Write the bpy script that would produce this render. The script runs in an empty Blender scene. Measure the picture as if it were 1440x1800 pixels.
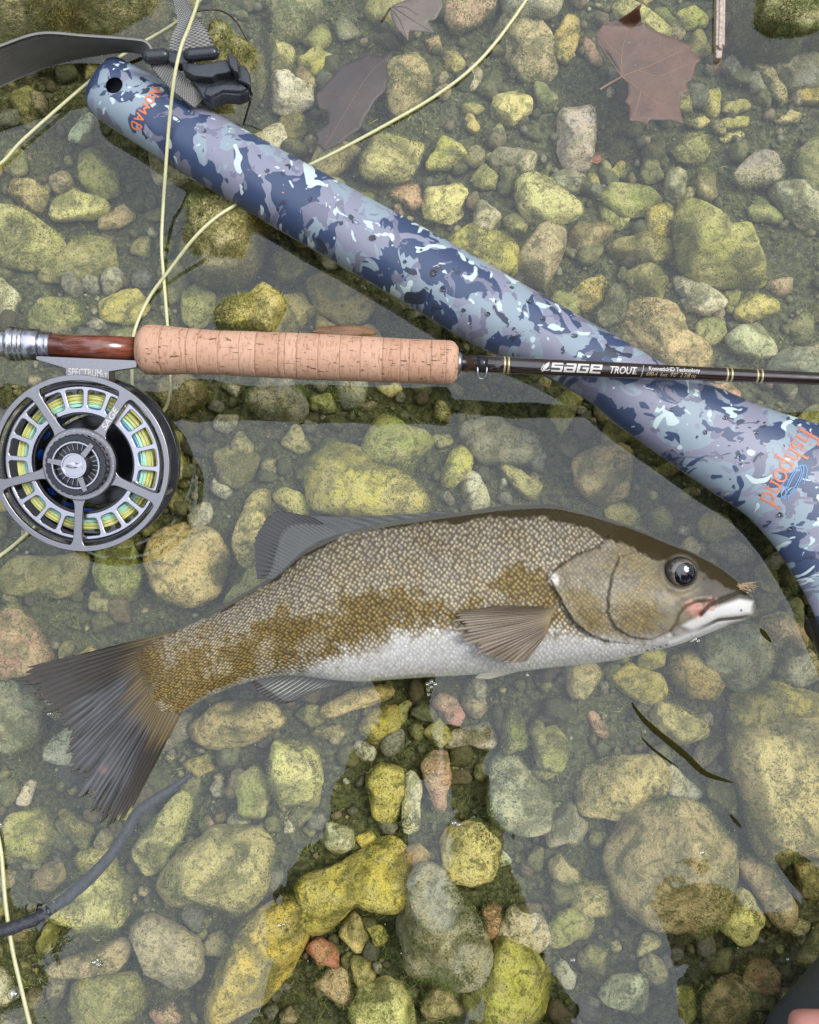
import bpy, bmesh, math, random
import numpy as np
from mathutils import Vector, Matrix

SC = bpy.context.scene
COL = SC.collection
rng = np.random.default_rng(11)
random.seed(5)

# ------------------------------------------------------------------ camera
F = 1738.0                       # focal length in photograph pixels (1440 wide)
TILT = math.radians(9.8)         # away from straight down
H = 0.565                        # lens above the water (metres)
cam_d = bpy.data.cameras.new('camera')
cam = bpy.data.objects.new('camera', cam_d)
COL.objects.link(cam)
cam.location = (0, 0, H)
cam.rotation_euler = (TILT, 0, 0)
cam_d.sensor_fit = 'HORIZONTAL'
cam_d.angle = 2 * math.atan(720 / F)
cam_d.clip_start = 0.02
cam_d.clip_end = 500
SC.camera = cam

# ------------------------------------------------------------------ overcast sky and sun
SUN_EL, SUN_AZ = math.radians(50), math.radians(80)     # azimuth from +y towards +x
w = bpy.data.worlds.new('World')
SC.world = w
w.use_nodes = True
nt = w.node_tree
nt.nodes.clear()
o_w = nt.nodes.new('ShaderNodeOutputWorld')
bg = nt.nodes.new('ShaderNodeBackground')
sky = nt.nodes.new('ShaderNodeTexSky')
sky.sky_type = 'NISHITA'
sky.sun_disc = False
sky.sun_elevation = SUN_EL
sky.sun_rotation = SUN_AZ
sky.dust_density = 3.0
sky.air_density = 1.0
tc = nt.nodes.new('ShaderNodeTexCoord')
sep = nt.nodes.new('ShaderNodeSeparateXYZ')
nt.links.new(tc.outputs['Generated'], sep.inputs[0])
# cloud cover: the standard overcast luminance (1 + 2 sin h) / 3 with a soft cloud texture
mr = nt.nodes.new('ShaderNodeMapRange')
mr.inputs['From Min'].default_value = 0.0
mr.inputs['From Max'].default_value = 1.0
mr.inputs['To Min'].default_value = 1 / 3
mr.inputs['To Max'].default_value = 1.0
nt.links.new(sep.outputs['Z'], mr.inputs['Value'])
cn = nt.nodes.new('ShaderNodeTexNoise')
cn.inputs['Scale'].default_value = 3.0
cn.inputs['Detail'].default_value = 4
nt.links.new(tc.outputs['Generated'], cn.inputs['Vector'])
cr = nt.nodes.new('ShaderNodeMapRange')
cr.inputs['From Min'].default_value = 0.3
cr.inputs['From Max'].default_value = 0.7
cr.inputs['To Min'].default_value = 0.88
cr.inputs['To Max'].default_value = 1.12
nt.links.new(cn.outputs['Fac'], cr.inputs['Value'])
mm = nt.nodes.new('ShaderNodeMath')
mm.operation = 'MULTIPLY'
nt.links.new(mr.outputs[0], mm.inputs[0])
nt.links.new(cr.outputs[0], mm.inputs[1])
cc = nt.nodes.new('ShaderNodeVectorMath')
cc.operation = 'SCALE'
cc.inputs[0].default_value = (12.2, 13.3, 15.2)
nt.links.new(mm.outputs[0], cc.inputs['Scale'])
mx = nt.nodes.new('ShaderNodeMix')
mx.data_type = 'RGBA'
mx.inputs['Factor'].default_value = 0.85
nt.links.new(sky.outputs[0], mx.inputs[6])
nt.links.new(cc.outputs[0], mx.inputs[7])
nt.links.new(mx.outputs[2], bg.inputs['Color'])
bg.inputs['Strength'].default_value = 0.1
nt.links.new(bg.outputs[0], o_w.inputs[0])

sun_d = bpy.data.lights.new('sun', 'SUN')
sun_d.energy = 1.5
sun_d.angle = math.radians(24)
sun_d.color = (1.0, 0.97, 0.92)
sun = bpy.data.objects.new('sun', sun_d)
COL.objects.link(sun)
sd = Vector((math.sin(SUN_AZ) * math.cos(SUN_EL), math.cos(SUN_AZ) * math.cos(SUN_EL), math.sin(SUN_EL)))
sun.rotation_euler = (-sd).to_track_quat('-Z', 'Y').to_euler()

SC.view_settings.view_transform = 'Standard'
SC.view_settings.look = 'None'
SC.view_settings.exposure = 1.03
SC.view_settings.gamma = 1.0
SC.view_settings.use_curve_mapping = False
SC.render.engine = 'CYCLES'
SC.cycles.use_denoising = True
SC.cycles.denoising_prefilter = 'ACCURATE'
SC.cycles.max_bounces = 5
SC.cycles.diffuse_bounces = 2
SC.cycles.glossy_bounces = 3
SC.cycles.transparent_max_bounces = 16
SC.cycles.caustics_reflective = False
SC.cycles.caustics_refractive = False

# ------------------------------------------------------------------ helpers
CT, ST = math.cos(TILT), math.sin(TILT)


def P(px, py, z=0.0):
    """world point at height z that lies on the line of sight of a photograph pixel"""
    px, py, z = np.broadcast_arrays(np.asarray(px, float), np.asarray(py, float), np.asarray(z, float))
    x = (px - 720) / F
    y = (900 - py) / F
    dy = y * CT + ST
    dz = y * ST - CT
    s = (z - H) / dz
    return np.stack([x * s, dy * s, z], -1)


def proj(p):
    """photograph pixel of a world point"""
    p = np.asarray(p, float)
    dx, dy, dz = p[..., 0], p[..., 1], p[..., 2] - H
    yc = dy * CT + dz * ST
    zc = -dy * ST + dz * CT
    return np.stack([720 + F * dx / (-zc), 900 - F * yc / (-zc)], -1)


def V(px, py, z=0.0):
    return Vector(P(px, py, z).tolist())


def _h(i, j, k, seed):
    n = (i * 374761393 + j * 668265263 + k * 2147483647 + seed * 144665) & 0xFFFFFFFF
    n = ((n ^ (n >> 13)) * 1274126177) & 0xFFFFFFFF
    return ((n ^ (n >> 16)) & 0xFFFF) / 65535.0


def vnoise(p, freq, seed=0):
    """smooth value noise in -1..1 for an (n,3) array"""
    q = np.asarray(p, float) * freq
    i = np.floor(q).astype(np.int64)
    f = q - i
    f = f * f * (3 - 2 * f)
    r = 0
    for a in (0, 1):
        wa = f[..., 0] if a else 1 - f[..., 0]
        for b in (0, 1):
            wb = f[..., 1] if b else 1 - f[..., 1]
            for c in (0, 1):
                wc = f[..., 2] if c else 1 - f[..., 2]
                r = r + wa * wb * wc * _h(i[..., 0] + a, i[..., 1] + b, i[..., 2] + c, seed)
    return r * 2 - 1


def fbm(p, freq, seed=0, octv=4, gain=0.5):
    a, r = 1.0, 0
    for o in range(octv):
        r = r + a * vnoise(p, freq * 2 ** o, seed + o * 17)
        a *= gain
    return r


def mesh_np(name, verts, faces, smooth=True):
    """mesh from arrays; faces is an (n,3) or (n,4) array or a list of such arrays"""
    me = bpy.data.meshes.new(name)
    verts = np.asarray(verts, np.float32)
    if not isinstance(faces, (list, tuple)):
        faces = [faces]
    faces = [np.asarray(f, np.int32) for f in faces if len(f)]
    me.vertices.add(len(verts))
    me.vertices.foreach_set('co', verts.ravel())
    nl = sum(f.size for f in faces)
    npoly = sum(len(f) for f in faces)
    me.loops.add(nl)
    me.loops.foreach_set('vertex_index', np.concatenate([f.ravel() for f in faces]))
    me.polygons.add(npoly)
    tot = np.concatenate([np.full(len(f), f.shape[1], np.int32) for f in faces])
    st = np.concatenate([[0], np.cumsum(tot)[:-1]]).astype(np.int32)
    me.polygons.foreach_set('loop_start', st)
    me.polygons.foreach_set('loop_total', tot)
    me.polygons.foreach_set('use_smooth', np.full(npoly, smooth))
    me.update(calc_edges=True)
    return me


def ob(name, me, mat=None, parent=None):
    o = bpy.data.objects.new(name, me)
    COL.objects.link(o)
    if mat is not None and me is not None:
        me.materials.clear()
        me.materials.append(mat)
    if parent is not None:
        o.parent = parent
    return o


def tag(o, label=None, cat=None, group=None, kind=None):
    if label:
        o['label'] = label
    if cat:
        o['category'] = cat
    if group:
        o['group'] = group
    if kind:
        o['kind'] = kind
    return o


def empty(name, loc=(0, 0, 0)):
    o = bpy.data.objects.new(name, None)
    COL.objects.link(o)
    o.location = loc
    o.empty_display_size = 0.02
    return o


def put(o, parent):
    """parent without moving (parents carry only a location)"""
    o.parent = parent
    o.matrix_parent_inverse = Matrix.Translation(-Vector(parent.location))
    return o


def set_col(me, name, rgb):
    at = me.color_attributes.new(name, 'FLOAT_COLOR', 'POINT')
    rgb = np.asarray(rgb, np.float32)
    a = np.ones((len(rgb), 4), np.float32)
    a[:, :3] = rgb
    at.data.foreach_set('color', a.ravel())


def set_uv(me, uv):
    """per-vertex uv written to every loop"""
    l = me.uv_layers.new(name='UVMap')
    vi = np.empty(len(me.loops), np.int32)
    me.loops.foreach_get('vertex_index', vi)
    l.data.foreach_set('uv', np.asarray(uv, np.float32)[vi].ravel())


def grid_faces(nu, nv, close_v=False, flip=False):
    i = np.arange(nu - 1)[:, None]
    jn = nv if close_v else nv - 1
    j = np.arange(jn)[None, :]
    j2 = (j + 1) % nv
    a = i * nv + j
    b = (i + 1) * nv + j
    c = (i + 1) * nv + j2
    d = i * nv + j2
    f = np.stack([a, d, c, b] if flip else [a, b, c, d], -1).reshape(-1, 4)
    return f


def crom(pts, n, closed=False):
    """smooth resampling of control points (n,k) through a Catmull-Rom spline"""
    p = np.asarray(pts, float)
    m = len(p)
    if closed:
        q = np.concatenate([p[-1:], p, p[:2]])
        t = np.linspace(0, m, n, endpoint=False)
    else:
        q = np.concatenate([2 * p[:1] - p[1:2], p, 2 * p[-1:] - p[-2:-1]])
        t = np.linspace(0, m - 1, n)
    i = np.minimum(t.astype(int), m - 1 if closed else m - 2)
    f = (t - i)[:, None]
    a, b, c, d = q[i], q[i + 1], q[i + 2], q[i + 3]
    return 0.5 * (2 * b + (c - a) * f + (2 * a - 5 * b + 4 * c - d) * f ** 2 + (3 * b - a - 3 * c + d) * f ** 3)


def tube_mesh(name, pts, rad, seg=10, cap=True):
    """round tube along an (n,3) path with radius per point"""
    pts = np.asarray(pts, float)
    n = len(pts)
    rad = np.broadcast_to(np.asarray(rad, float), (n,))
    t = np.gradient(pts, axis=0)
    t /= np.linalg.norm(t, axis=1)[:, None] + 1e-12
    up = np.array([0, 0, 1.0])
    if abs(t[0] @ up) > 0.9:
        up = np.array([1.0, 0, 0])
    a = np.cross(t, up)
    a /= np.linalg.norm(a, axis=1)[:, None] + 1e-12
    b = np.cross(a, t)
    th = np.linspace(0, 2 * math.pi, seg, endpoint=False)
    v = pts[:, None] + rad[:, None, None] * (np.cos(th)[None, :, None] * a[:, None] + np.sin(th)[None, :, None] * b[:, None])
    v = v.reshape(-1, 3)
    f = [grid_faces(n, seg, True)]
    if cap:
        v = np.concatenate([v, pts[:1], pts[-1:]])
        j = np.arange(seg)
        f.append(np.stack([np.full(seg, n * seg), (j + 1) % seg, j], -1))
        f.append(np.stack([np.full(seg, n * seg + 1), (n - 1) * seg + j, (n - 1) * seg + (j + 1) % seg], -1))
    # quads first, tris second: lists of equal-width arrays are allowed
    return mesh_np(name, v, f)


def lathe_mesh(name, prof, seg=48):
    """profile [(x, r)] turned about the local x axis"""
    prof = np.asarray(prof, float)
    th = np.linspace(0, 2 * math.pi, seg, endpoint=False)
    v = np.stack([np.repeat(prof[:, 0], seg), np.outer(prof[:, 1], np.cos(th)).ravel(), np.outer(prof[:, 1], np.sin(th)).ravel()], -1)
    return mesh_np(name, v, grid_faces(len(prof), seg, True, True))


def inpoly(x, y, poly):
    p = np.asarray(poly, float)
    ins = np.zeros(np.shape(x), bool)
    for (x1, y1), (x2, y2) in zip(p, np.roll(p, -1, 0)):
        c = (y1 > y) != (y2 > y)
        with np.errstate(divide='ignore', invalid='ignore'):
            xi = (x2 - x1) * (y - y1) / ((y2 - y1) if y2 != y1 else 1e-9) + x1
        ins ^= c & (x < xi)
    return ins


def dline(x, y, pl, closed=False):
    """distance to a polyline"""
    p = np.asarray(pl, float)
    segs = list(zip(p[:-1], p[1:]))
    if closed:
        segs.append((p[-1], p[0]))
    d = np.full(np.shape(x), 1e9)
    for (x1, y1), (x2, y2) in segs:
        dx, dy = x2 - x1, y2 - y1
        t = np.clip(((x - x1) * dx + (y - y1) * dy) / (dx * dx + dy * dy + 1e-9), 0, 1)
        d = np.minimum(d, np.hypot(x - x1 - t * dx, y - y1 - t * dy))
    return d


def sdpoly(x, y, poly):
    """signed distance, positive inside"""
    d = dline(x, y, poly, True)
    return np.where(inpoly(x, y, poly), d, -d)


def sstep(a, b, x):
    t = np.clip((x - a) / (b - a), 0, 1)
    return t * t * (3 - 2 * t)


# ------------------------------------------------------------------ materials
class NT:
    """small node-tree builder"""
    def __init__(s, name):
        s.m = bpy.data.materials.new(name)
        s.m.use_nodes = True
        s.t = s.m.node_tree
        s.t.nodes.clear()
        s.out = s.t.nodes.new('ShaderNodeOutputMaterial')

    def n(s, typ, **kw):
        nd = s.t.nodes.new('ShaderNode' + typ)
        for k, v in kw.items():
            if k in nd.inputs:
                s.set(nd, k, v)
            else:
                setattr(nd, k, v)
        return nd

    def set(s, nd, k, v):
        i = nd.inputs[k]
        if isinstance(v, bpy.types.NodeSocket):
            s.t.links.new(v, i)
        else:
            i.default_value = v

    def noise(s, vec, scale, detail=3, rough=0.5, dist=0.0):
        nd = s.n('TexNoise')
        if vec is not None:
            s.set(nd, 'Vector', vec)
        s.set(nd, 'Scale', scale)
        s.set(nd, 'Detail', detail)
        s.set(nd, 'Roughness', rough)
        s.set(nd, 'Distortion', dist)
        return nd.outputs['Fac']

    def ramp(s, x, a, b, lo=0.0, hi=1.0):
        nd = s.n('MapRange')
        s.set(nd, 'Value', x)
        s.set(nd, 'From Min', a)
        s.set(nd, 'From Max', b)
        s.set(nd, 'To Min', lo)
        s.set(nd, 'To Max', hi)
        return nd.outputs[0]

    def mix(s, f, a, b, blend='MIX'):
        nd = s.n('Mix', data_type='RGBA', blend_type=blend)
        for i, v in ((0, f), (6, a), (7, b)):
            if isinstance(v, bpy.types.NodeSocket):
                s.t.links.new(v, nd.inputs[i])
            else:
                nd.inputs[i].default_value = v if i == 0 else (tuple(v) + (1,))[:4]
        return nd.outputs[2]

    def math(s, op, a, b=0.0):
        nd = s.n('Math', operation=op)
        for i, v in ((0, a), (1, b)):
            if isinstance(v, bpy.types.NodeSocket):
                s.t.links.new(v, nd.inputs[i])
            else:
                nd.inputs[i].default_value = v
        return nd.outputs[0]

    def coord(s, which='Object'):
        return s.n('TexCoord').outputs[which]

    def attr(s, name):
        return s.n('Attribute', attribute_name=name).outputs['Color']

    def bump(s, h, strength=0.3, dist=0.001, normal=None):
        nd = s.n('Bump')
        s.set(nd, 'Height', h)
        s.set(nd, 'Strength', strength)
        s.set(nd, 'Distance', dist)
        if normal is not None:
            s.set(nd, 'Normal', normal)
        return nd.outputs[0]

    def bsdf(s, color, rough=0.5, **kw):
        nd = s.n('BsdfPrincipled')
        if isinstance(color, tuple) and len(color) == 3:
            color = color + (1,)
        s.set(nd, 'Base Color', color)
        s.set(nd, 'Roughness', rough)
        for k, v in kw.items():
            s.set(nd, k.replace('_', ' '), v)
        return nd

    def done(s, nd):
        s.t.links.new(nd.outputs[0] if hasattr(nd, 'outputs') else nd, s.out.inputs['Surface'])
        return s.m


def plain(name, col, rough=0.5, var=0.12, scale=300, metal=0.0, bump=0.0, coat=0.0, spec=0.5):
    m = NT(name)
    v = m.coord()
    n = m.noise(v, scale, 4, 0.6)
    c = m.mix(m.ramp(n, 0.3, 0.7), tuple(x * (1 - var) for x in col), tuple(min(1, x * (1 + var)) for x in col))
    kw = dict(Metallic=metal, Coat_Weight=coat)
    b = m.bsdf(c, m.ramp(n, 0.3, 0.7, max(0.02, rough - 0.06), min(1, rough + 0.06)), **kw)
    b.inputs['Specular IOR Level'].default_value = spec
    if bump:
        m.set(b, 'Normal', m.bump(n, bump, 0.0004))
    return m.done(b)


def stone_mat():
    m = NT('stone')
    info = m.n('ObjectInfo')
    col = info.outputs['Color']
    v0 = m.coord('Object')
    add = m.n('VectorMath', operation='ADD')
    m.t.links.new(v0, add.inputs[0])
    cmb = m.n('CombineXYZ')
    r10 = m.math('MULTIPLY', info.outputs['Random'], 3.0)
    for k in range(3):
        m.t.links.new(r10, cmb.inputs[k])
    m.t.links.new(cmb.outputs[0], add.inputs[1])
    v = add.outputs[0]
    n1 = m.noise(v, 70, 4, 0.6, 0.6)
    n2 = m.noise(v, 260, 5, 0.7)
    n3 = m.noise(v, 1100, 3, 0.6)
    n4 = m.noise(v, 38, 3, 0.55, 1.0)
    n5 = m.noise(v, 120, 6, 0.72, 0.8)
    alg = m.mix(n2, (0.035, 0.042, 0.006), (0.15, 0.14, 0.022))
    pale = m.mix(0.55, col, (0.66, 0.54, 0.25))
    c = m.mix(m.ramp(n1, 0.42, 0.62), col, pale)
    c = m.mix(m.ramp(n4, 0.48, 0.64, 0.0, 0.75), c, alg)
    c = m.mix(m.ramp(n5, 0.52, 0.62, 0.0, 0.7), c, alg)
    c = m.mix(m.ramp(n2, 0.54, 0.66, 0.0, 0.75), c, m.mix(0.5, alg, (0.025, 0.024, 0.010)))
    c = m.mix(m.ramp(n3, 0.32, 0.5, 0.6, 0.0), c, (0.04, 0.038, 0.016))
    c = m.mix(m.ramp(n3, 0.58, 0.7, 0.0, 0.4), c, (0.75, 0.66, 0.38))
    vor = m.n('TexVoronoi')
    m.set(vor, 'Vector', v)
    m.set(vor, 'Scale', 330)
    pit = m.ramp(vor.outputs['Distance'], 0.10, 0.22, 0.75, 0.0)
    c = m.mix(m.math('MULTIPLY', pit, m.ramp(n1, 0.4, 0.6)), c, (0.035, 0.03, 0.012))
    hgt = m.math('ADD', m.math('MULTIPLY', n2, 1.0), m.math('MULTIPLY', n3, 0.35))
    hgt = m.math('SUBTRACT', hgt, m.math('MULTIPLY', pit, 0.25))
    b = m.bsdf(c, 0.6)
    m.set(b, 'Normal', m.bump(hgt, 1.0, 0.0026))
    return m.done(b)


def bed_mat():
    m = NT('stream_bed_silt')
    v = m.coord('Object')
    n1 = m.noise(v, 40, 5, 0.65, 0.5)
    n2 = m.noise(v, 320, 5, 0.7)
    n3 = m.noise(v, 1500, 2, 0.5)
    n4 = m.noise(v, 130, 6, 0.75, 1.2)
    c = m.mix(m.ramp(n4, 0.36, 0.62), (0.014, 0.018, 0.006), (0.15, 0.16, 0.045))
    c = m.mix(m.ramp(n1, 0.45, 0.65, 0.0, 0.55), c, (0.055, 0.050, 0.022))
    c = m.mix(m.ramp(n2, 0.50, 0.66, 0, 0.8), c, (0.26, 0.25, 0.095))
    c = m.mix(m.ramp(n2, 0.46, 0.34, 0, 0.8), c, (0.014, 0.017, 0.007))
    c = m.mix(m.ramp(n3, 0.58, 0.70, 0, 0.6), c, (0.34, 0.31, 0.16))
    b = m.bsdf(c, 0.75)
    m.set(b, 'Normal', m.bump(m.math('ADD', n2, m.math('MULTIPLY', n3, 0.4)), 1.0, 0.004))
    return m.done(b)


def water_mat():
    m = NT('stream_water')
    v = m.coord('Object')
    n = m.noise(v, 16, 2, 0.4, 0.3)
    n2 = m.noise(v, 55, 2, 0.4)
    nb = m.bump(m.math('ADD', n, m.math('MULTIPLY', n2, 0.10)), 0.30, 0.004)
    fr = m.n('Fresnel')
    m.set(fr, 'IOR', WATER_IOR)
    m.set(fr, 'Normal', nb)
    tr = m.n('BsdfTransparent')
    m.set(tr, 'Color', (0.93, 0.945, 0.88, 1))
    gl = m.n('BsdfGlossy')
    m.set(gl, 'Roughness', 0.0)
    m.set(gl, 'Normal', nb)
    mxs = m.n('MixShader')
    geo = m.n('NewGeometry')
    keep = m.math('SUBTRACT', 1.0, geo.outputs['Backfacing'])
    m.t.links.new(m.math('MULTIPLY', fr.outputs[0], keep), mxs.inputs[0])
    m.t.links.new(tr.outputs[0], mxs.inputs[1])
    m.t.links.new(gl.outputs[0], mxs.inputs[2])
    return m.done(mxs)


WATER_IOR = 1.58
M = {}
M['stone'] = stone_mat()
M['bed'] = bed_mat()
M['water'] = water_mat()

# ------------------------------------------------------------------ stream bed
def zbed(x, y):
    x, y = np.asarray(x, float), np.asarray(y, float)
    z = -0.066 + 0.047 * np.clip(y + 0.18, -0.4, 0.75)
    z = z + 0.36 * sstep(0.9, 2.6, y) + 0.40 * sstep(1.1, 3.0, -y) + 0.4 * sstep(3.0, 6.0, np.abs(x))
    q = np.stack([x, y, np.zeros_like(x)], -1)
    return z + 0.006 * vnoise(q, 14, 3) + 0.0022 * vnoise(q, 60, 4)


def spaced(lo, hi, step, far):
    c = np.arange(lo, hi + 1e-6, step)
    g, a, d = [], hi, step
    while a < far:
        d *= 1.22
        a += d
        g.append(a)
    l, a, d = [], lo, step
    while a > -far:
        d *= 1.22
        a -= d
        l.append(a)
    return np.concatenate([l[::-1], c, g])


gx, gy = spaced(-0.42, 0.42, 0.005, 60), spaced(-0.35, 0.62, 0.005, 60)
X, Y = np.meshgrid(gx, gy, indexing='ij')
bed = ob('stream_bed', mesh_np('stream_bed', np.stack([X, Y, zbed(X, Y)], -1).reshape(-1, 3), grid_faces(len(gx), len(gy))), M['bed'])
tag(bed, kind='structure')

wx = np.linspace(-2.8, 2.8, 30)
wy = np.linspace(-2.0, 1.8, 24)
X, Y = np.meshgrid(wx, wy, indexing='ij')
water = ob('stream_water', mesh_np('stream_water', np.stack([X, Y, 0 * X], -1).reshape(-1, 3), grid_faces(len(wx), len(wy))), M['water'])
tag(water, kind='structure')

# ------------------------------------------------------------------ stones
C_ = {
    'y': (0.43, 0.345, 0.065),    # yellow limestone
    'Y': (0.54, 0.45, 0.16),     # pale yellow
    'o': (0.26, 0.24, 0.06),    # olive
    'g': (0.155, 0.165, 0.055),  # mossy green
    't': (0.42, 0.31, 0.15),     # tan
    'w': (0.52, 0.47, 0.31),     # whitish
    's': (0.24, 0.225, 0.155),   # grey
    'p': (0.42, 0.235, 0.15),    # pink
    'r': (0.45, 0.17, 0.09),     # brick red
    'b': (0.20, 0.13, 0.05),     # brown
}
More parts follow.
